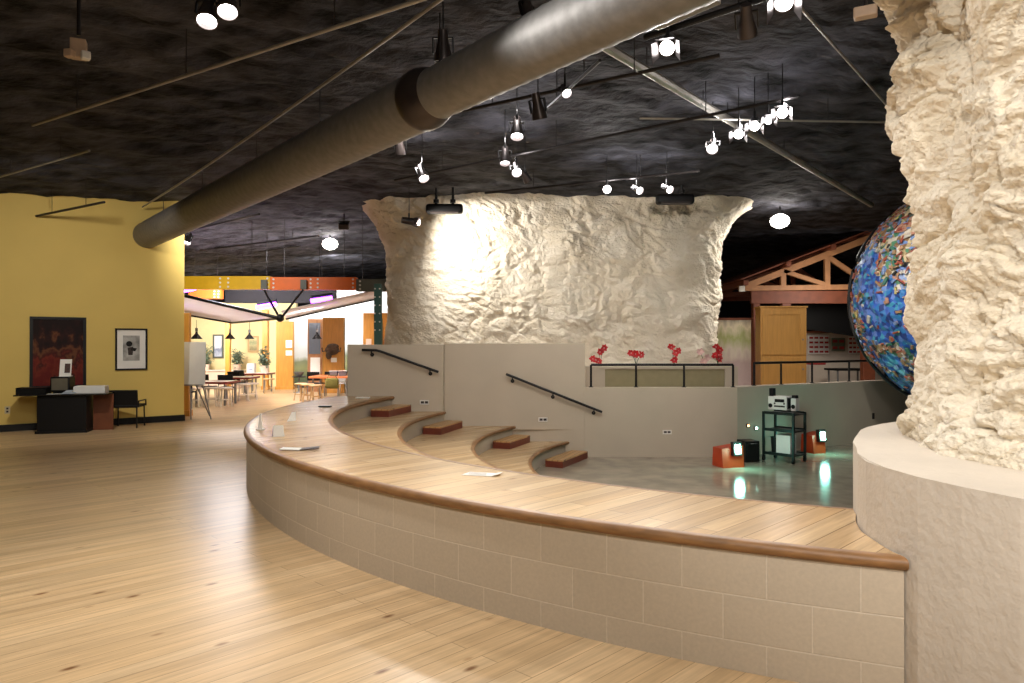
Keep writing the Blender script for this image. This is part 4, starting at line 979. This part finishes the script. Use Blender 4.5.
# stools
def make_stool(mt):
    t = T('stool', 'x x x x', 'stool')
    m = MB(); m.lathe([(0, .40), (.15, .40), (.165, .41), (.165, .43), (.15, .44), (0, .44)], n=24); m.build('seat', mt, t, smooth=True)
    for k in range(4):
        a = pi/4+pi/2*k; m = MB(); m.cyl((cos(a)*.17, sin(a)*.17, 0), (cos(a)*.11, sin(a)*.11, .405), .015, .014, 10); m.build('leg', mt, t, smooth=True)
    m = MB()
    for k in range(4):
        a, b = pi/4+pi/2*k, pi/4+pi/2*(k+1); m.cyl((cos(a)*.15, sin(a)*.15, .16), (cos(b)*.15, sin(b)*.15, .16), .009, n=8)
    m.build('stretcher', mt, t, smooth=True); return t
M['stoolwhite'] = mat('pale_stool', rgb(224, 212, 196), .5, var=.1)
s_pale, s_wood = make_stool(M['stoolwhite']), make_stool(M['lightwood'])
STL = [(s_pale, 195, 407, 'pale round stool nearest the easel, under the nearest white table'), (s_pale, 212, 406, 'pale round stool under the middle of the nearest white table'),
       (s_pale, 225, 406.5, 'pale round stool under the end of the nearest white table'), (s_pale, 243.5, 401, 'pale round stool in the aisle, left of an adjoining pair'),
       (s_pale, 252, 400, 'pale round stool in the aisle, right of an adjoining pair'), (s_wood, 269, 393.5, 'small light wooden stool alone beside the slim post'),
       (s_wood, 301, 400.5, 'light wooden stool before the orange table, farthest from the wall'), (s_wood, 308, 401.5, 'light wooden stool before the orange table, middle one'), (s_wood, 316, 403, 'light wooden stool before the orange table, nearest the wall')]
used = set()
for proto, px_, py_, lb in STL:
    o = copy_tree(proto) if proto in used else proto; used.add(proto)
    o.location = G(px_, py_); o['label'] = lb; o['group'] = 'round stools of the hall'; o.rotation_euler = (0, 0, random.random())
# black chairs
def small_chair():
    t = T('child_chair', 'x x x x', 'chair')
    m = MB(); m.box((0, 0, .36), (.36, .36, .03), bev=.012); m.build('seat', M['black'], t)
    m = MB(); m.box((0, .17, .56), (.36, .03, .24), rot=Matrix.Rotation(-.12, 3, 'X'), bev=.012); m.build('backrest', M['black'], t)
    for sx in (-1, 1):
        for sy in (-1, 1):
            m = MB(); m.cyl((sx*.17, sy*.17, 0), (sx*.16, sy*.15, .35 if sy < 0 else .5), .011, n=8); m.build('leg', M['steel'], t, smooth=True)
    return t
c0 = small_chair()
CH = [(186, 408, 3.3, 'black chair half hidden behind the easel legs'), (207, 401, 2.9, 'black chair tucked in at the nearest white table, left of two'), (227, 402, 3.3, 'black chair tucked in at the nearest white table, right of two'),
      (237, 396, 3.0, 'black chair between the nearest and the middle white tables'), (243, 393.5, 2.8, 'black chair at the middle white table'), (316, 396.5, 3.0, 'black chair under the orange table, left of two'), (332, 396, 3.3, 'black chair under the orange table, right of two')]
for i, (px_, py_, rz, lb) in enumerate(CH):
    o = c0 if i == 0 else copy_tree(c0)
    o.location = G(px_, py_); o.rotation_euler = (0, 0, rz); o['label'] = lb; o['group'] = 'small black chairs of the hall'
t = T('hanging_bag', 'olive bag hanging at the front of the orange table', 'bag', P(332, 388.5, 18.1))
M['olivebag'] = mat('olive_cloth', rgb(110, 104, 44), .9, var=.25, vscale=8, bump=.3)
m = MB(); m.box((0, 0, .13), (.34, .12, .26), bev=.05, seg=3); m.build('pouch', M['olivebag'], t, smooth=True)
m = MB(); m.tube([(-.12, 0, .25), (-.09, -.01, .33), (.09, -.01, .33), (.12, 0, .25)], .010); m.build('strap', M['olivebag'], t)
p = G(345, 394.5); t = T('plastic_chair', 'white plastic chair at the right end of the orange table', 'chair', p, .4)
m = MB(); m.box((0, 0, .32), (.36, .36, .03), bev=.012); m.build('seat', M['whiteplastic'], t)
m = MB(); m.box((0, .17, .50), (.34, .03, .30), rot=Matrix.Rotation(-.15, 3, 'X'), bev=.014); m.build('backrest', M['whiteplastic'], t)
for sx in (-1, 1):
    for sy in (-1, 1):
        m = MB(); m.cyl((sx*.18, sy*.18, 0), (sx*.15, sy*.14, .31), .014, n=8); m.build('leg', M['whiteplastic'], t)
# easel board
p = G(197, 419); t = T('easel_board', 'white flip-chart board on thin tripod legs at the corner of the yellow wall', 'easel', p)
k_ = p.y/F; zb_, ztp = H-(385-HY)*k_, H-(342-HY)*k_
m = MB(); m.slab([((172-197)*k_, 0, zb_), ((205-197)*k_, 0, zb_), ((203-197)*k_, .13, ztp), ((172-197)*k_, .13, ztp)], .02); m.build('board', M['whiteplastic'], t)
m = MB(); m.box(((188-197)*k_, -.02, zb_), (.60, .06, .025)); m.build('tray', M['steel'], t)
for a_, b_, q_ in (((202, 384), (213, 0), -.08), ((190, 384), (193.5, 0), -.10), ((195, 384), (199, 0), .5)):
    m = MB(); m.cyl(((a_[0]-197)*k_, 0.02, zb_+.03), ((b_[0]-197)*k_, q_, 0), .012, n=8); m.build('leg', M['steel'], t, smooth=True)
# oak panels
def panel(px0, px1, py0, Y, label, name='oak_screen', mt=None, cat='panel', extras=None):
    x0, x1 = (px0-512)/F*Y, (px1-512)/F*Y; zt_a = H-(py0-HY)/F*Y; w_ = x1-x0
    t = T(name, label, cat, ((x0+x1)/2, Y, 0))
    m = MB(); m.box((0, .07, zt_a/2), (w_, .14, zt_a), bev=.008); m.build('board', mt or M['oak'], t)
    m = MB(); m.box((0, .06, .05), (w_+.03, .2, .10), bev=.006); m.build('foot', mt or M['oak'], t)
    return t, w_, zt_a
t, w_, z_ = panel(276, 293, 321.5, 22.6, 'tall plain oak panel with two small papers pinned on it')
for dy, h_ in ((344, .24), (353, .16)):
    m = MB(); m.box(((289-284.5)/F*22.6, -.006, H-(dy-HY)/F*22.6), (.2, .008, h_)); m.build('pinned_paper', M['paper'], t)
t, w_, z_ = panel(322.5, 344, 317.5, 21, 'oak panel carrying a furry brown mount and a small sign')
cm = P(333, 350, 21)-t.location; cm.y = 0
m = MB(); m.ball((0, -.12, cm.z), .2, 20, (1.05, .5, .75)); m.ball((-.08, -.2, cm.z-.15), .11, 16, (.8, .7, 1.1)); m.ball((.02, -.14, cm.z+.1), .13, 14, (1.4, .6, .7))
o = m.build('furry_mount', M['fossil'], t, smooth=True)
for sx in (-1, 1):
    m = MB(); m.tube([(sx*.16, -.2, cm.z-.02), (sx*.26, -.22, cm.z-.04), (sx*.27, -.22, cm.z+.07)], .02, 8); m.build('horn', M['reflector'], o, smooth=True)
m = MB(); m.box((0.02, -.006, H-(360-HY)/F*21), (.17, .01, .13)); m.build('small_sign', M['paper'], t)
t, w_, z_ = panel(307.5, 322, 319, 21.6, 'oak display case with a dark window and a white sign below it', 'display_case', M['timberlight'], 'display case')
m = MB(); m.box((0, -.008, H-(338.5-HY)/F*21.6), (w_*.78, .02, 31/F*21.6)); m.build('window', M['bluegrey'], t)
m = MB(); m.box((0.02, -.012, H-(366.5-HY)/F*21.6), (w_*.66, .02, 18/F*21.6)); m.build('white_sign', M['paper'], t)
t, w_, z_ = panel(363, 389, 313, 18.5, 'oak kiosk with a green inset panel beside the far rock pillar', 'oak_kiosk', None, 'kiosk')
m = MB(); m.box((w_*.10, -.008, H-(335-HY)/F*18.5), (8/F*18.5, .02, 33/F*18.5)); m.build('inset_panel', M['teal_slot'], t)
m = MB(); m.box((-w_*.28, -.006, H-(342-HY)/F*18.5), (.14, .01, .16)); m.build('notice', M['pinkwhite'], t)
p = P(299, 382, 21.2); p.z = 0
t = T('round_side_table', 'small grey pedestal table before the mural', 'table', p)
m = MB(); m.lathe([(0, .45), (.2, .45), (.2, .48), (0, .48)], n=24); m.build('top', M['reflector'], t, smooth=True)
m = MB(); m.cyl((0, 0, .02), (0, 0, .45), .025, n=12); m.lathe([(0, 0), (.16, 0), (.15, .02), (0, .03)], n=20); m.build('pedestal', M['steel'], t, smooth=True)
t = T('steel_bowl', 'shiny grey bowl on the small pedestal table before the mural', 'bowl', p+Vector((0, 0, .481)))
m = MB(); m.lathe([(0, 0), (.07, 0), (.14, .09), (.15, .12), (.14, .12), (.06, .015), (0, .015)], n=24); m.build('bowl_body', M['steel'], t, smooth=True)
m = MB(); m.lathe([(.14, .12), (.155, .12), (.155, .13), (.14, .13), (.14, .12)], n=24); m.build('rim', M['steel'], t, smooth=True)
# pendant lamps
M['warmbulb'] = mat('warm_bulb', rgb(255, 240, 210), .4, emit=(1, .86, .6, 1), estr=12)
for px_, Y, lb in ((196.5, 16.9, 'black cone pendant lamp nearest the easel'), (230, 18.8, 'black cone pendant lamp in front of the slim wooden post'), (249.5, 20, 'black cone pendant lamp over the farthest white table'), (317, 18.7, 'black cone pendant lamp before the display case')):
    p = P(px_, 339, Y); t = T('pendant_lamp', lb, 'pendant lamp', p, 0, 'black cone pendant lamps')
    m = MB(); m.lathe([(.135, 0), (.03, .13), (.022, .17), (0, .18), (0, .175), (.018, .16), (.026, .125), (.130, 0), (.135, 0)], n=28); m.build('shade', M['black'], t, smooth=True)
    m = MB(); m.ball((0, 0, .045), .035, 12); m.build('bulb', M['warmbulb'], t, smooth=True)
    m = MB(); m.cyl((0, 0, .175), (0, 0, .26), .03, n=12); m.build('socket', M['steel'], t, smooth=True)
    m = MB(); m.cyl((0, 0, .25), (0, 0, H+(344-320)/F*Y-p.z), .005, n=6); m.build('cord', M['blackmetal'], t)
# painted beam, canopies and their rods
YB = 15.5
def beam(px0, px1, py0, py1, Y, mt, label, dots):
    c = P((px0+px1)/2, (py0+py1)/2, Y); w_, h_ = (px1-px0)/F*Y, (py1-py0)/F*Y
    t = T('painted_beam', label, 'beam', c)
    m = MB(); m.box((0, 0, 0), (w_, .20, h_), bev=.006); m.build('beam_body', mt, t)
    for dx in dots:
        for k in (-1, 0, 1):
            m = MB(); m.cyl(((dx-(px0+px1)/2)/F*Y, -.10, k*h_*.32), ((dx-(px0+px1)/2)/F*Y, -.111, k*h_*.32), .022, n=10); m.build('rivet', M['white'], t)
    for s_ in (-.35, .35):
        m = MB(); m.cyl((s_*w_, 0, h_/2), (s_*w_, 0, zc(c.x, c.y)-c.z+.1), .006, n=6); m.build('hanger_rod', M['darkpipe'], t)
beam(140, 271.5, 276.5, 289.5, YB, M['beamyellow'], 'hanging yellow riveted beam next to the yellow wall', (222, 230, 269))
beam(271.5, 357, 277.5, 290, YB, M['beamorange'], 'hanging orange riveted beam between the yellow beam and the far pillar', (275, 312, 319, 354))
beam(357, 394, 279.5, 291.5, YB, M['beamgrey'], 'short hanging grey beam touching the far rock pillar', (361,))
beam(190, 222, 290, 299, 18.5, M['beamorange'], 'second orange beam farther back, under the yellow beam', (216, 220))
beam(226, 336, 290, 303, 19.5, M['darkwall'], 'dark grey beam farther back, above the canopies', ())
t = T('canopy_frame', 'pair of white fabric canopies on black bars meeting in a low point', 'canopy', P(280, 318, YB))
b0 = P(280, 318, YB)
def q(px_, py_, Y): return P(px_, py_, Y)-b0
m = MB(); m.slab([q(135, 283, YB), q(279, 317.3, YB), q(233, 322, 20), q(160, 309, 20)], .02); m.build('fabric', M['canvas'], t)
m = MB(); m.slab([q(281, 311, YB), q(376, 290, YB), q(381, 297, 20), q(286, 318, 20)], .02); m.build('fabric', M['canvas'], t)
for a, b in ((q(135, 284, YB-.03), q(279, 318, YB-.03)), (q(160, 310, 20.03), q(233, 322.7, 20.03)), (q(286, 318.7, 20.03), q(381, 297.7, 20.03)), (q(233, 322.5, 20), q(280, 318, YB))):
    m = MB(); m.tube([a, b], .035, 8); m.build('bar', M['blackmetal'], t, smooth=True)
for a, b in ((q(264, 290, YB-.15), q(279, 317, YB)), (q(303, 290, YB-.15), q(282, 317, YB))):
    m = MB(); m.tube([a, b], .025, 8); m.build('brace', M['blackmetal'], t, smooth=True)
for px_ in (264, 303.5):
    m = MB(); m.box(q(px_, 284.5, YB-.16), (.13, .05, .20), bev=.004); m.build('bracket_plate', M['beamgrey'], t)
m = MB(); m.ball((0, 0, 0), .09, 12); m.build('hub', M['blackmetal'], t, smooth=True)
for px0, px1, py0, py1, Y, lb in ((172, 195, 293, 288, 17.3, 'violet glowing tube next to the yellow wall'), (257, 276, 307.5, 304, 17, 'violet glowing tube above the canopy low point'), (311, 332, 301, 298, 17, 'violet glowing tube above the right canopy')):
    a, b = P(px0, py0, Y), P(px1, py1, Y); t = T('violet_tube_light', lb, 'tube light', a, 0, 'violet tube lights')
    m = MB(); m.tube([(0, 0, 0), b-a], .055, 10); m.build('tube', M['purple'], t, smooth=True)
    m = MB(); m.tube([(0, .03, .08), b-a+Vector((0, .03, .08))], .05, 6); m.build('housing', M['blackmetal'], t)
    m = MB(); c = (b-a)*.5; m.cyl(c+Vector((0, .03, .1)), c+Vector((0, .03, zc(a.x, a.y)+.1-a.z)), .006, n=6); m.build('hanger_rod', M['darkpipe'], t)
# ------------------------------------------------------------------ timber pavilion on the right
YV = 18.0
def v(px_, py_, dy=0): return P(px_, py_, YV)+Vector((0, dy, 0))-PB
PB = Vector(((800-512)/F*YV, YV, 0))
t = T('timber_pavilion', 'reddish timber pavilion with an open roof truss behind the angled railing', 'pavilion', PB)
def tim(a, b, w_, name, mt, d=.12):
    a, b = Vector(a), Vector(b); dv = b-a; L_ = dv.length; q_ = Matrix((dv.normalized(), Vector((0, 1, 0)), dv.normalized().cross(Vector((0, 1, 0))))).transposed()
    m = MB(); m.box((a+b)/2, (L_, d, w_), rot=q_, bev=.008); return m.build(name, mt, t)
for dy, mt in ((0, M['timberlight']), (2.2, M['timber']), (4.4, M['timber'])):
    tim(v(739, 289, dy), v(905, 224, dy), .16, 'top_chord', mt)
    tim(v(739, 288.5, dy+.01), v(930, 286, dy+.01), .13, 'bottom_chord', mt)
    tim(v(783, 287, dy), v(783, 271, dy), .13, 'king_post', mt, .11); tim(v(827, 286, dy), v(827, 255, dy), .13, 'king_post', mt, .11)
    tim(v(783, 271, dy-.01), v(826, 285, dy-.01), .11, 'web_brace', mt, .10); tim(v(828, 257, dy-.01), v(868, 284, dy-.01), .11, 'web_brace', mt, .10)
for a, b in (((741, 289), (741, 289)), ((783, 271), (783, 271)), ((827, 254), (827, 254)), ((868, 238), (868, 238))):
    p0, p1 = v(*a), v(*b); m = MB(); m.box(((p0.x), 2.2, p0.z+.13), (.12, 5.2, .12), bev=.006); m.build('purlin', M['timber'], t)
m = MB(); m.box((v(741, 289).x, -.08, v(741, 289).z), (.14, .04, .14), bev=.006); o = m.build('end_plate', M['white'], t)
tim(v(752, 297, .1), v(930, 297, .1), .32, 'lintel', M['timber'])
for px_, w_ in ((757, .17), (787, .22), (869.5, .30), (915, .2)):
    p0 = v(px_, 297, .1); m = MB(); m.box((p0.x, .1, (p0.z-.16)/2), (w_, .18, p0.z-.16), bev=.01); m.build('post', M['timber'], t)
for py_ in (318, 335, 352, 369):
    p0 = v(757, py_, 2.0); m = MB(); m.box((p0.x+.1, 1.2, p0.z), (.36, .5, .04)); m.build('shelf', M['timber'], t)
m = MB(); m.slab([v(737, 287.5, -.3)+Vector((0, 0, .17)), v(910, 221, -.3)+Vector((0, 0, .16)), v(910, 221, 5.2)+Vector((0, 0, .16)), v(737, 287.5, 5.2)+Vector((0, 0, .17))], .03); m.build('roof_boards', M['timber'], t)
# cabinet
YC = 16.6
x0, x1 = (761-512)/F*YC, (806-512)/F*YC; zt_a = H-(306-HY)/F*YC; w_ = x1-x0
t = T('tall_cabinet', 'tall tan wooden cabinet standing before the pavilion', 'cabinet', ((x0+x1)/2, YC, 0), -.06)
m = MB(); m.box((0, .22, zt_a/2), (w_, .44, zt_a), bev=.01); m.build('body', M['oak2'], t)
m = MB(); m.box((0, .22, zt_a-.02), (w_+.06, .48, .04), bev=.008); m.build('cornice', M['oak2'], t)
zs = zt_a*.50
m = MB(); z0_ = zs+.03; hh = zt_a-.10-z0_
for sx in (-1, 1): m.box((sx*(w_/2-.09), -.012, z0_+hh/2), (.10, .024, hh))
for zz in (z0_+.05, z0_+hh-.05): m.box((0, -.012, zz), (w_-.28, .024, .10))
m.box((0, -.004, z0_+hh/2), (w_-.26, .01, hh-.18)); d_ = m.build('door', M['oak2'], t)
m = MB(); m.cyl((w_/2-.09, -.02, z0_+.35), (w_/2-.09, -.05, z0_+.35), .018, n=12); m.build('knob', M['steel'], d_)
m = MB(); m.box((0, -.010, zs/2), (w_-.08, .02, zs-.08), bev=.004); d_ = m.build('door', M['oak2'], t)
m = MB(); m.cyl((w_/2-.09, -.02, zs-.3), (w_/2-.09, -.05, zs-.3), .018, n=12); m.build('knob', M['steel'], d_)
# exhibits under the pavilion
M['palewall'] = mat('pale_exhibit_wall', rgb(214, 200, 184), .7, var=.06)
M['redprint'] = mat('red_prints', rgb(190, 60, 56), .6, var=.3, vscale=30)
M['greenboard'] = mat('green_board', rgb(110, 124, 100), .7, var=.15)
YW = 21.0
x0, x1 = (800-512)/F*YW, (885-512)/F*YW
t = T('exhibit_wall', 'pale exhibit wall under the pavilion roof', 'exhibit wall', ((x0+x1)/2, YW, 0))
m = MB(); m.box((0, .1, .89), (x1-x0, .1, 1.78)); m.build('wall_board', M['palewall'], t)
m = MB(); m.box((0, .08, 1.78), (x1-x0+.04, .16, .05)); m.build('cap', M['timber'], t)
def poster(px0, px1, py0, py1, label, board, rows, cols_, name='poster'):
    c = P((px0+px1)/2, (py0+py1)/2, YW); w_, h_ = (px1-px0)/F*YW, (py1-py0)/F*YW
    c.y = YW+.036; t = T(name, label, 'poster', c, 0, 'posters of the pavilion')
    m = MB(); m.box((0, 0, 0), (w_, .02, h_)); m.build('sheet', board, t)
    for r in range(rows):
        for k in range(cols_):
            m = MB(); m.box((-w_/2+w_*(k+.5)/cols_, -.012, -h_/2+h_*(r+.5)/rows), (w_/cols_*.72, .006, h_/rows*.42)); m.build('printed_picture', M['redprint'], t)
poster(809, 829.5, 335.5, 354, 'white poster with rows of small red pictures beside the tan cabinet', M['paper'], 4, 4)
poster(832, 845.5, 338, 351, 'green poster with a few red pictures, middle of the exhibit wall', M['greenboard'], 2, 2)
poster(849, 861, 336.5, 354, 'white poster with rows of red pictures next to the big pavilion post', M['paper'], 4, 3)
t = T('dark_banner', 'large black banner hanging under the pavilion lintel', 'banner', P(833, 297, 19.2))
m = MB(); k_ = 19.2/F; m.slab([(-27*k_, 0, -32*k_), (25*k_, 0, -40*k_), (25*k_, 0, .2), (-27*k_, 0, .2)], .03); m.build('cloth', M['black'], t)
m = MB(); m.tube([(-28*k_, 0, .2), (26*k_, 0, .2)], .03, 8)
for sx in (-24, 22): m.cyl((sx*k_, 0, .2), (sx*k_, 0, .5), .006, n=6)
m.build('hanging_rod', M['blackmetal'], t)
oz2 = table('exhibit_table', 836, 872, 369, 18.9, .7, 'dark exhibit table under the pavilion', M['black'], M['black'], None)
for px_, py_, w_, lb, mt in ((817, 362, .30, 'red box on the floor stand below the first red poster', M['redprint']),):
    Y = 20.3; p = P(px_, py_, Y); t = T('display_stand', 'low pale display stand with a red top below the poster of red rows', 'stand', Vector((p.x, Y, 0)))
    m = MB(); m.box((0, .1, .42), (.5, .4, .84), bev=.008); m.build('stand_body', M['palewall'], t)
    m = MB(); m.box((0, .1, .88), (.44, .34, .07), bev=.012); m.build('red_top', M['redprint'], t)
o = copy_tree(make_stool(M['black'])) if False else make_stool(M['black'])
o.location = Vector(((826-512)/F*17.6, 17.6, 0)); o['label'] = 'dark stool seen through the angled railing, next to the dark exhibit table'; del o['category']; o['category'] = 'stool'
M['trackmural'] = zramp('pale_photo_mural', [(0, rgb(170, 140, 136)), (.25, rgb(206, 184, 180)), (.5, rgb(190, 168, 164)), (.62, rgb(216, 206, 190)), (.78, rgb(176, 184, 120)), (.88, rgb(236, 226, 200)), (1, rgb(160, 150, 130))], 2, 5, .35)
Y = 17.5; x0, x1 = (716-512)/F*Y, (752-512)/F*Y
t = T('photo_board', 'pale pinkish photo panel standing between the far pillar and the pavilion', 'panel', ((x0+x1)/2, Y, 0))
zt_a = H-(319-HY)/F*Y; m = MB(); m.box((0, .03, zt_a/2), (x1-x0, .06, zt_a)); m.build('print', M['trackmural'], t)
m = MB()
for sx in (-1, 1): m.box((sx*(x1-x0)/2, .03, zt_a/2), (.05, .10, zt_a))
m.box((0, .03, zt_a), (x1-x0+.05, .10, .05)); m.build('frame', M['timber'], t)
m = MB(); m.box((0, .0, .03), (x1-x0, .5, .05)); m.build('foot', M['blackmetal'], t)
# ------------------------------------------------------------------ light
def area(loc, aim, e, size, col=(1, .9, .78), name='lamp', spread=None):
    l = bpy.data.lights.new(name, 'AREA'); l.energy = e; l.shape = 'DISK'; l.size = size; l.color = col
    if spread: l.spread = R(spread)
    o = bpy.data.objects.new(name, l); COL.objects.link(o); o.location = loc
    o.rotation_euler = (Vector(aim)-Vector(loc)).to_track_quat('-Z', 'Y').to_euler(); return o
def spot(loc, aim, e, ang, col=(1, .9, .78), blend=.6, rad=.05, name='spot_lamp'):
    l = bpy.data.lights.new(name, 'SPOT'); l.energy = e; l.spot_size = R(ang); l.spot_blend = blend; l.color = col; l.shadow_soft_size = rad
    o = bpy.data.objects.new(name, l); COL.objects.link(o); o.location = loc
    o.rotation_euler = (Vector(aim)-Vector(loc)).to_track_quat('-Z', 'Y').to_euler(); return o
WARM = (1, .935, .85); NEUT = (1, .955, .90); COOL = (1, .95, .98)
# spotlight fixtures above and behind the camera (outside the frame)
spot((-.6, .4, 3.9), (-.9, 2.6, 0), 135, 120, WARM, .9, .12)
spot((1.4, -.8, 3.9), (.6, 4.2, .2), 270, 110, WARM, .9, .12)
spot((-2.6, 2.2, 3.8), (-3.2, 4.8, 0), 115, 110, WARM, .9, .12)
spot((-1.0, -2.0, 3.9), (2.5, 3.2, 2.2), 620, 50, NEUT, .8, .06)
spot((.9, 3.6, 3.95), (1.0, 5.0, .5), 55, 110, WARM, .9, .1)
# fixtures in view
for i, e, ang in ((4, 55, 90), (5, 35, 90), (6, 35, 90), (8, 50, 90), (2, 70, 90), (12, 110, 110), (15, 110, 110), (16, 80, 90), (18, 130, 110), (0, 130, 100)):
    p, d = SP[i]; a = p+d*.16*1.2; spot(a, a+d, e, ang, NEUT, .7, .12)
for i in (9, 10, 11):
    p, d = SP[i]; a = p+d*.14; spot(a, a+d, 40, 100, NEUT, .7, .04)
p, d = SP[23]; spot(p+d*.2, p+d*1.2, 120, 100, NEUT, .8)
# spotlight washing the far pillar from its left shoulder
pw_, dw_ = spot_head(409, 221, 3.62, (1, .35, -.12), 1, 'lit spotlight at the left shoulder of the far pillar, washing its face', 'barn', 1.2)
a = pw_+dw_*.2; spot(a+Vector((0, -.2, 0)), Vector((.1, 13.7, 2.8)), 235, 130, NEUT, 1, .05)
spot((2.6, 9.5, 3.9), (1.0, 13.7, 2.2), 70, 110, NEUT, .9, .06)  # extra spot without a fixture, added to even out the far pillar
spot((5.9, 14.2, 3.9), (4.1, 14.6, 3.0), 160, 90, NEUT, .9, .05)
# globe lamps
for px_, py_, z, e in ((330, 244, 3.9, 180), (780, 221, 3.9, 160)):
    p = C(px_, py_, z); spot(p+Vector((0, 0, -.14)), p+Vector((0, 0, -2)), e, 150, NEUT, .9, .1)
# activity hall: added area lights with no fixtures, brightening tables and back walls
area((-9.0, 20.5, 2.35), (-9.0, 22.5, .9), 130, 1.2, (1, .93, .82))
area((-5.4, 21.4, 3.7), (-5.6, 23.8, 1.7), 110, 1.2, (1, .97, .95))
area((-6.8, 17.6, 3.7), (-6.8, 17.5, 0), 200, 1.0, (1, .95, .97))
area((-5.0, 17.6, 2.3), (-5.0, 17.9, 0), 120, 1.0, (1, .92, .9))
spot((-5.2, 12.6, 3.9), (-6.1, 15.5, 2.6), 190, 100, NEUT, .9, .06)  # added spot, no fixture: brings up the fronts of the hanging beams
spot((2.2, 8.4, 3.9), (2.4, 11.6, .2), 170, 120, NEUT, .9, .1)  # added overhead light for the stage floor and wall, no fixture built
spot((-1.2, 8.0, 3.9), (-1.0, 11.0, .4), 120, 110, NEUT, .9, .1)
spot((-4.6, 5.6, 3.75), (-5.0, 7.6, 0), 110, 115, NEUT, .9, .1)  # added to brighten the wooden floor on the left, no fixture
# spill from the vented backs of the lit heads on to the ceiling
for i_, e_ in ((12, 5), (15, 5), (16, 3), (18, 5), (4, 4), (5, 3), (8, 4), (9, 4), (10, 3), (11, 3)):
    l = bpy.data.lights.new('lamp_spill', 'POINT'); l.energy = e_*1.5; l.color = (1, .97, .97); l.shadow_soft_size = .05
    o = bpy.data.objects.new('lamp_spill', l); COL.objects.link(o); o.location = SP[i_][0]-SP[i_][1]*.16+Vector((0, -.06, .05))
spot((-1.6, 4.6, 3.85), (2.3, 3.4, 2.2), 190, 44, NEUT, .9, .08)  # another added spot, lifts the dark left side of the near pillar
# over the yellow wall and the desk
spot((-5.2, 8.6, 3.5), (-7.6, 12.3, 1.6), 185, 95, WARM, .9, .1)
# pavilion
area((7.6, 16.4, 2.6), (7.6, 19.5, 1.2), 22, .6, WARM)
spot((6.2, 13.8, 3.8), (7.0, 17.5, 2.2), 50, 80, WARM, .9, .08)
spot((7.2, 20.2, 2.5), (7.4, 21.2, 1.2), 40, 130, NEUT, .9, .08)
# mosaic globe lamp
spot((3.4, 8.2, 3.9), (GC.x-1.2, GC.y-1, GC.z), 420, 60, NEUT, .9, .05)
# stage lamps with teal gel
for tp in (tp1, tp2):
    l = bpy.data.lights.new('teal_gel_lamp', 'POINT'); l.energy = 7; l.color = (.3, 1, .8); l.shadow_soft_size = .06
    o = bpy.data.objects.new('teal_gel_lamp', l); COL.objects.link(o); o.location = tp
w = bpy.data.worlds.new('room'); S.world = w; w.use_nodes = True
w.node_tree.nodes['Background'].inputs[0].default_value = (.9, .85, .8, 1); w.node_tree.nodes['Background'].inputs[1].default_value = .02
# ------------------------------------------------------------------ camera
c = bpy.data.cameras.new('camera'); c.sensor_width = 36; c.lens = F/1024*36; c.clip_start = .05; c.clip_end = 200
o = bpy.data.objects.new('camera', c); COL.objects.link(o); o.location = (0, 0, H); o.rotation_euler = (pi/2+math.atan((HY-341.5)/F), 0, 0)
S.camera = o
S.view_settings.view_transform = 'Standard'; S.view_settings.look = 'None'; S.view_settings.gamma = 1; S.view_settings.exposure = 0.6
S.view_settings.use_curve_mapping = False
S.cycles.max_bounces = 8; S.cycles.diffuse_bounces = 4; S.cycles.sample_clamp_indirect = 4; S.cycles.use_denoising = True
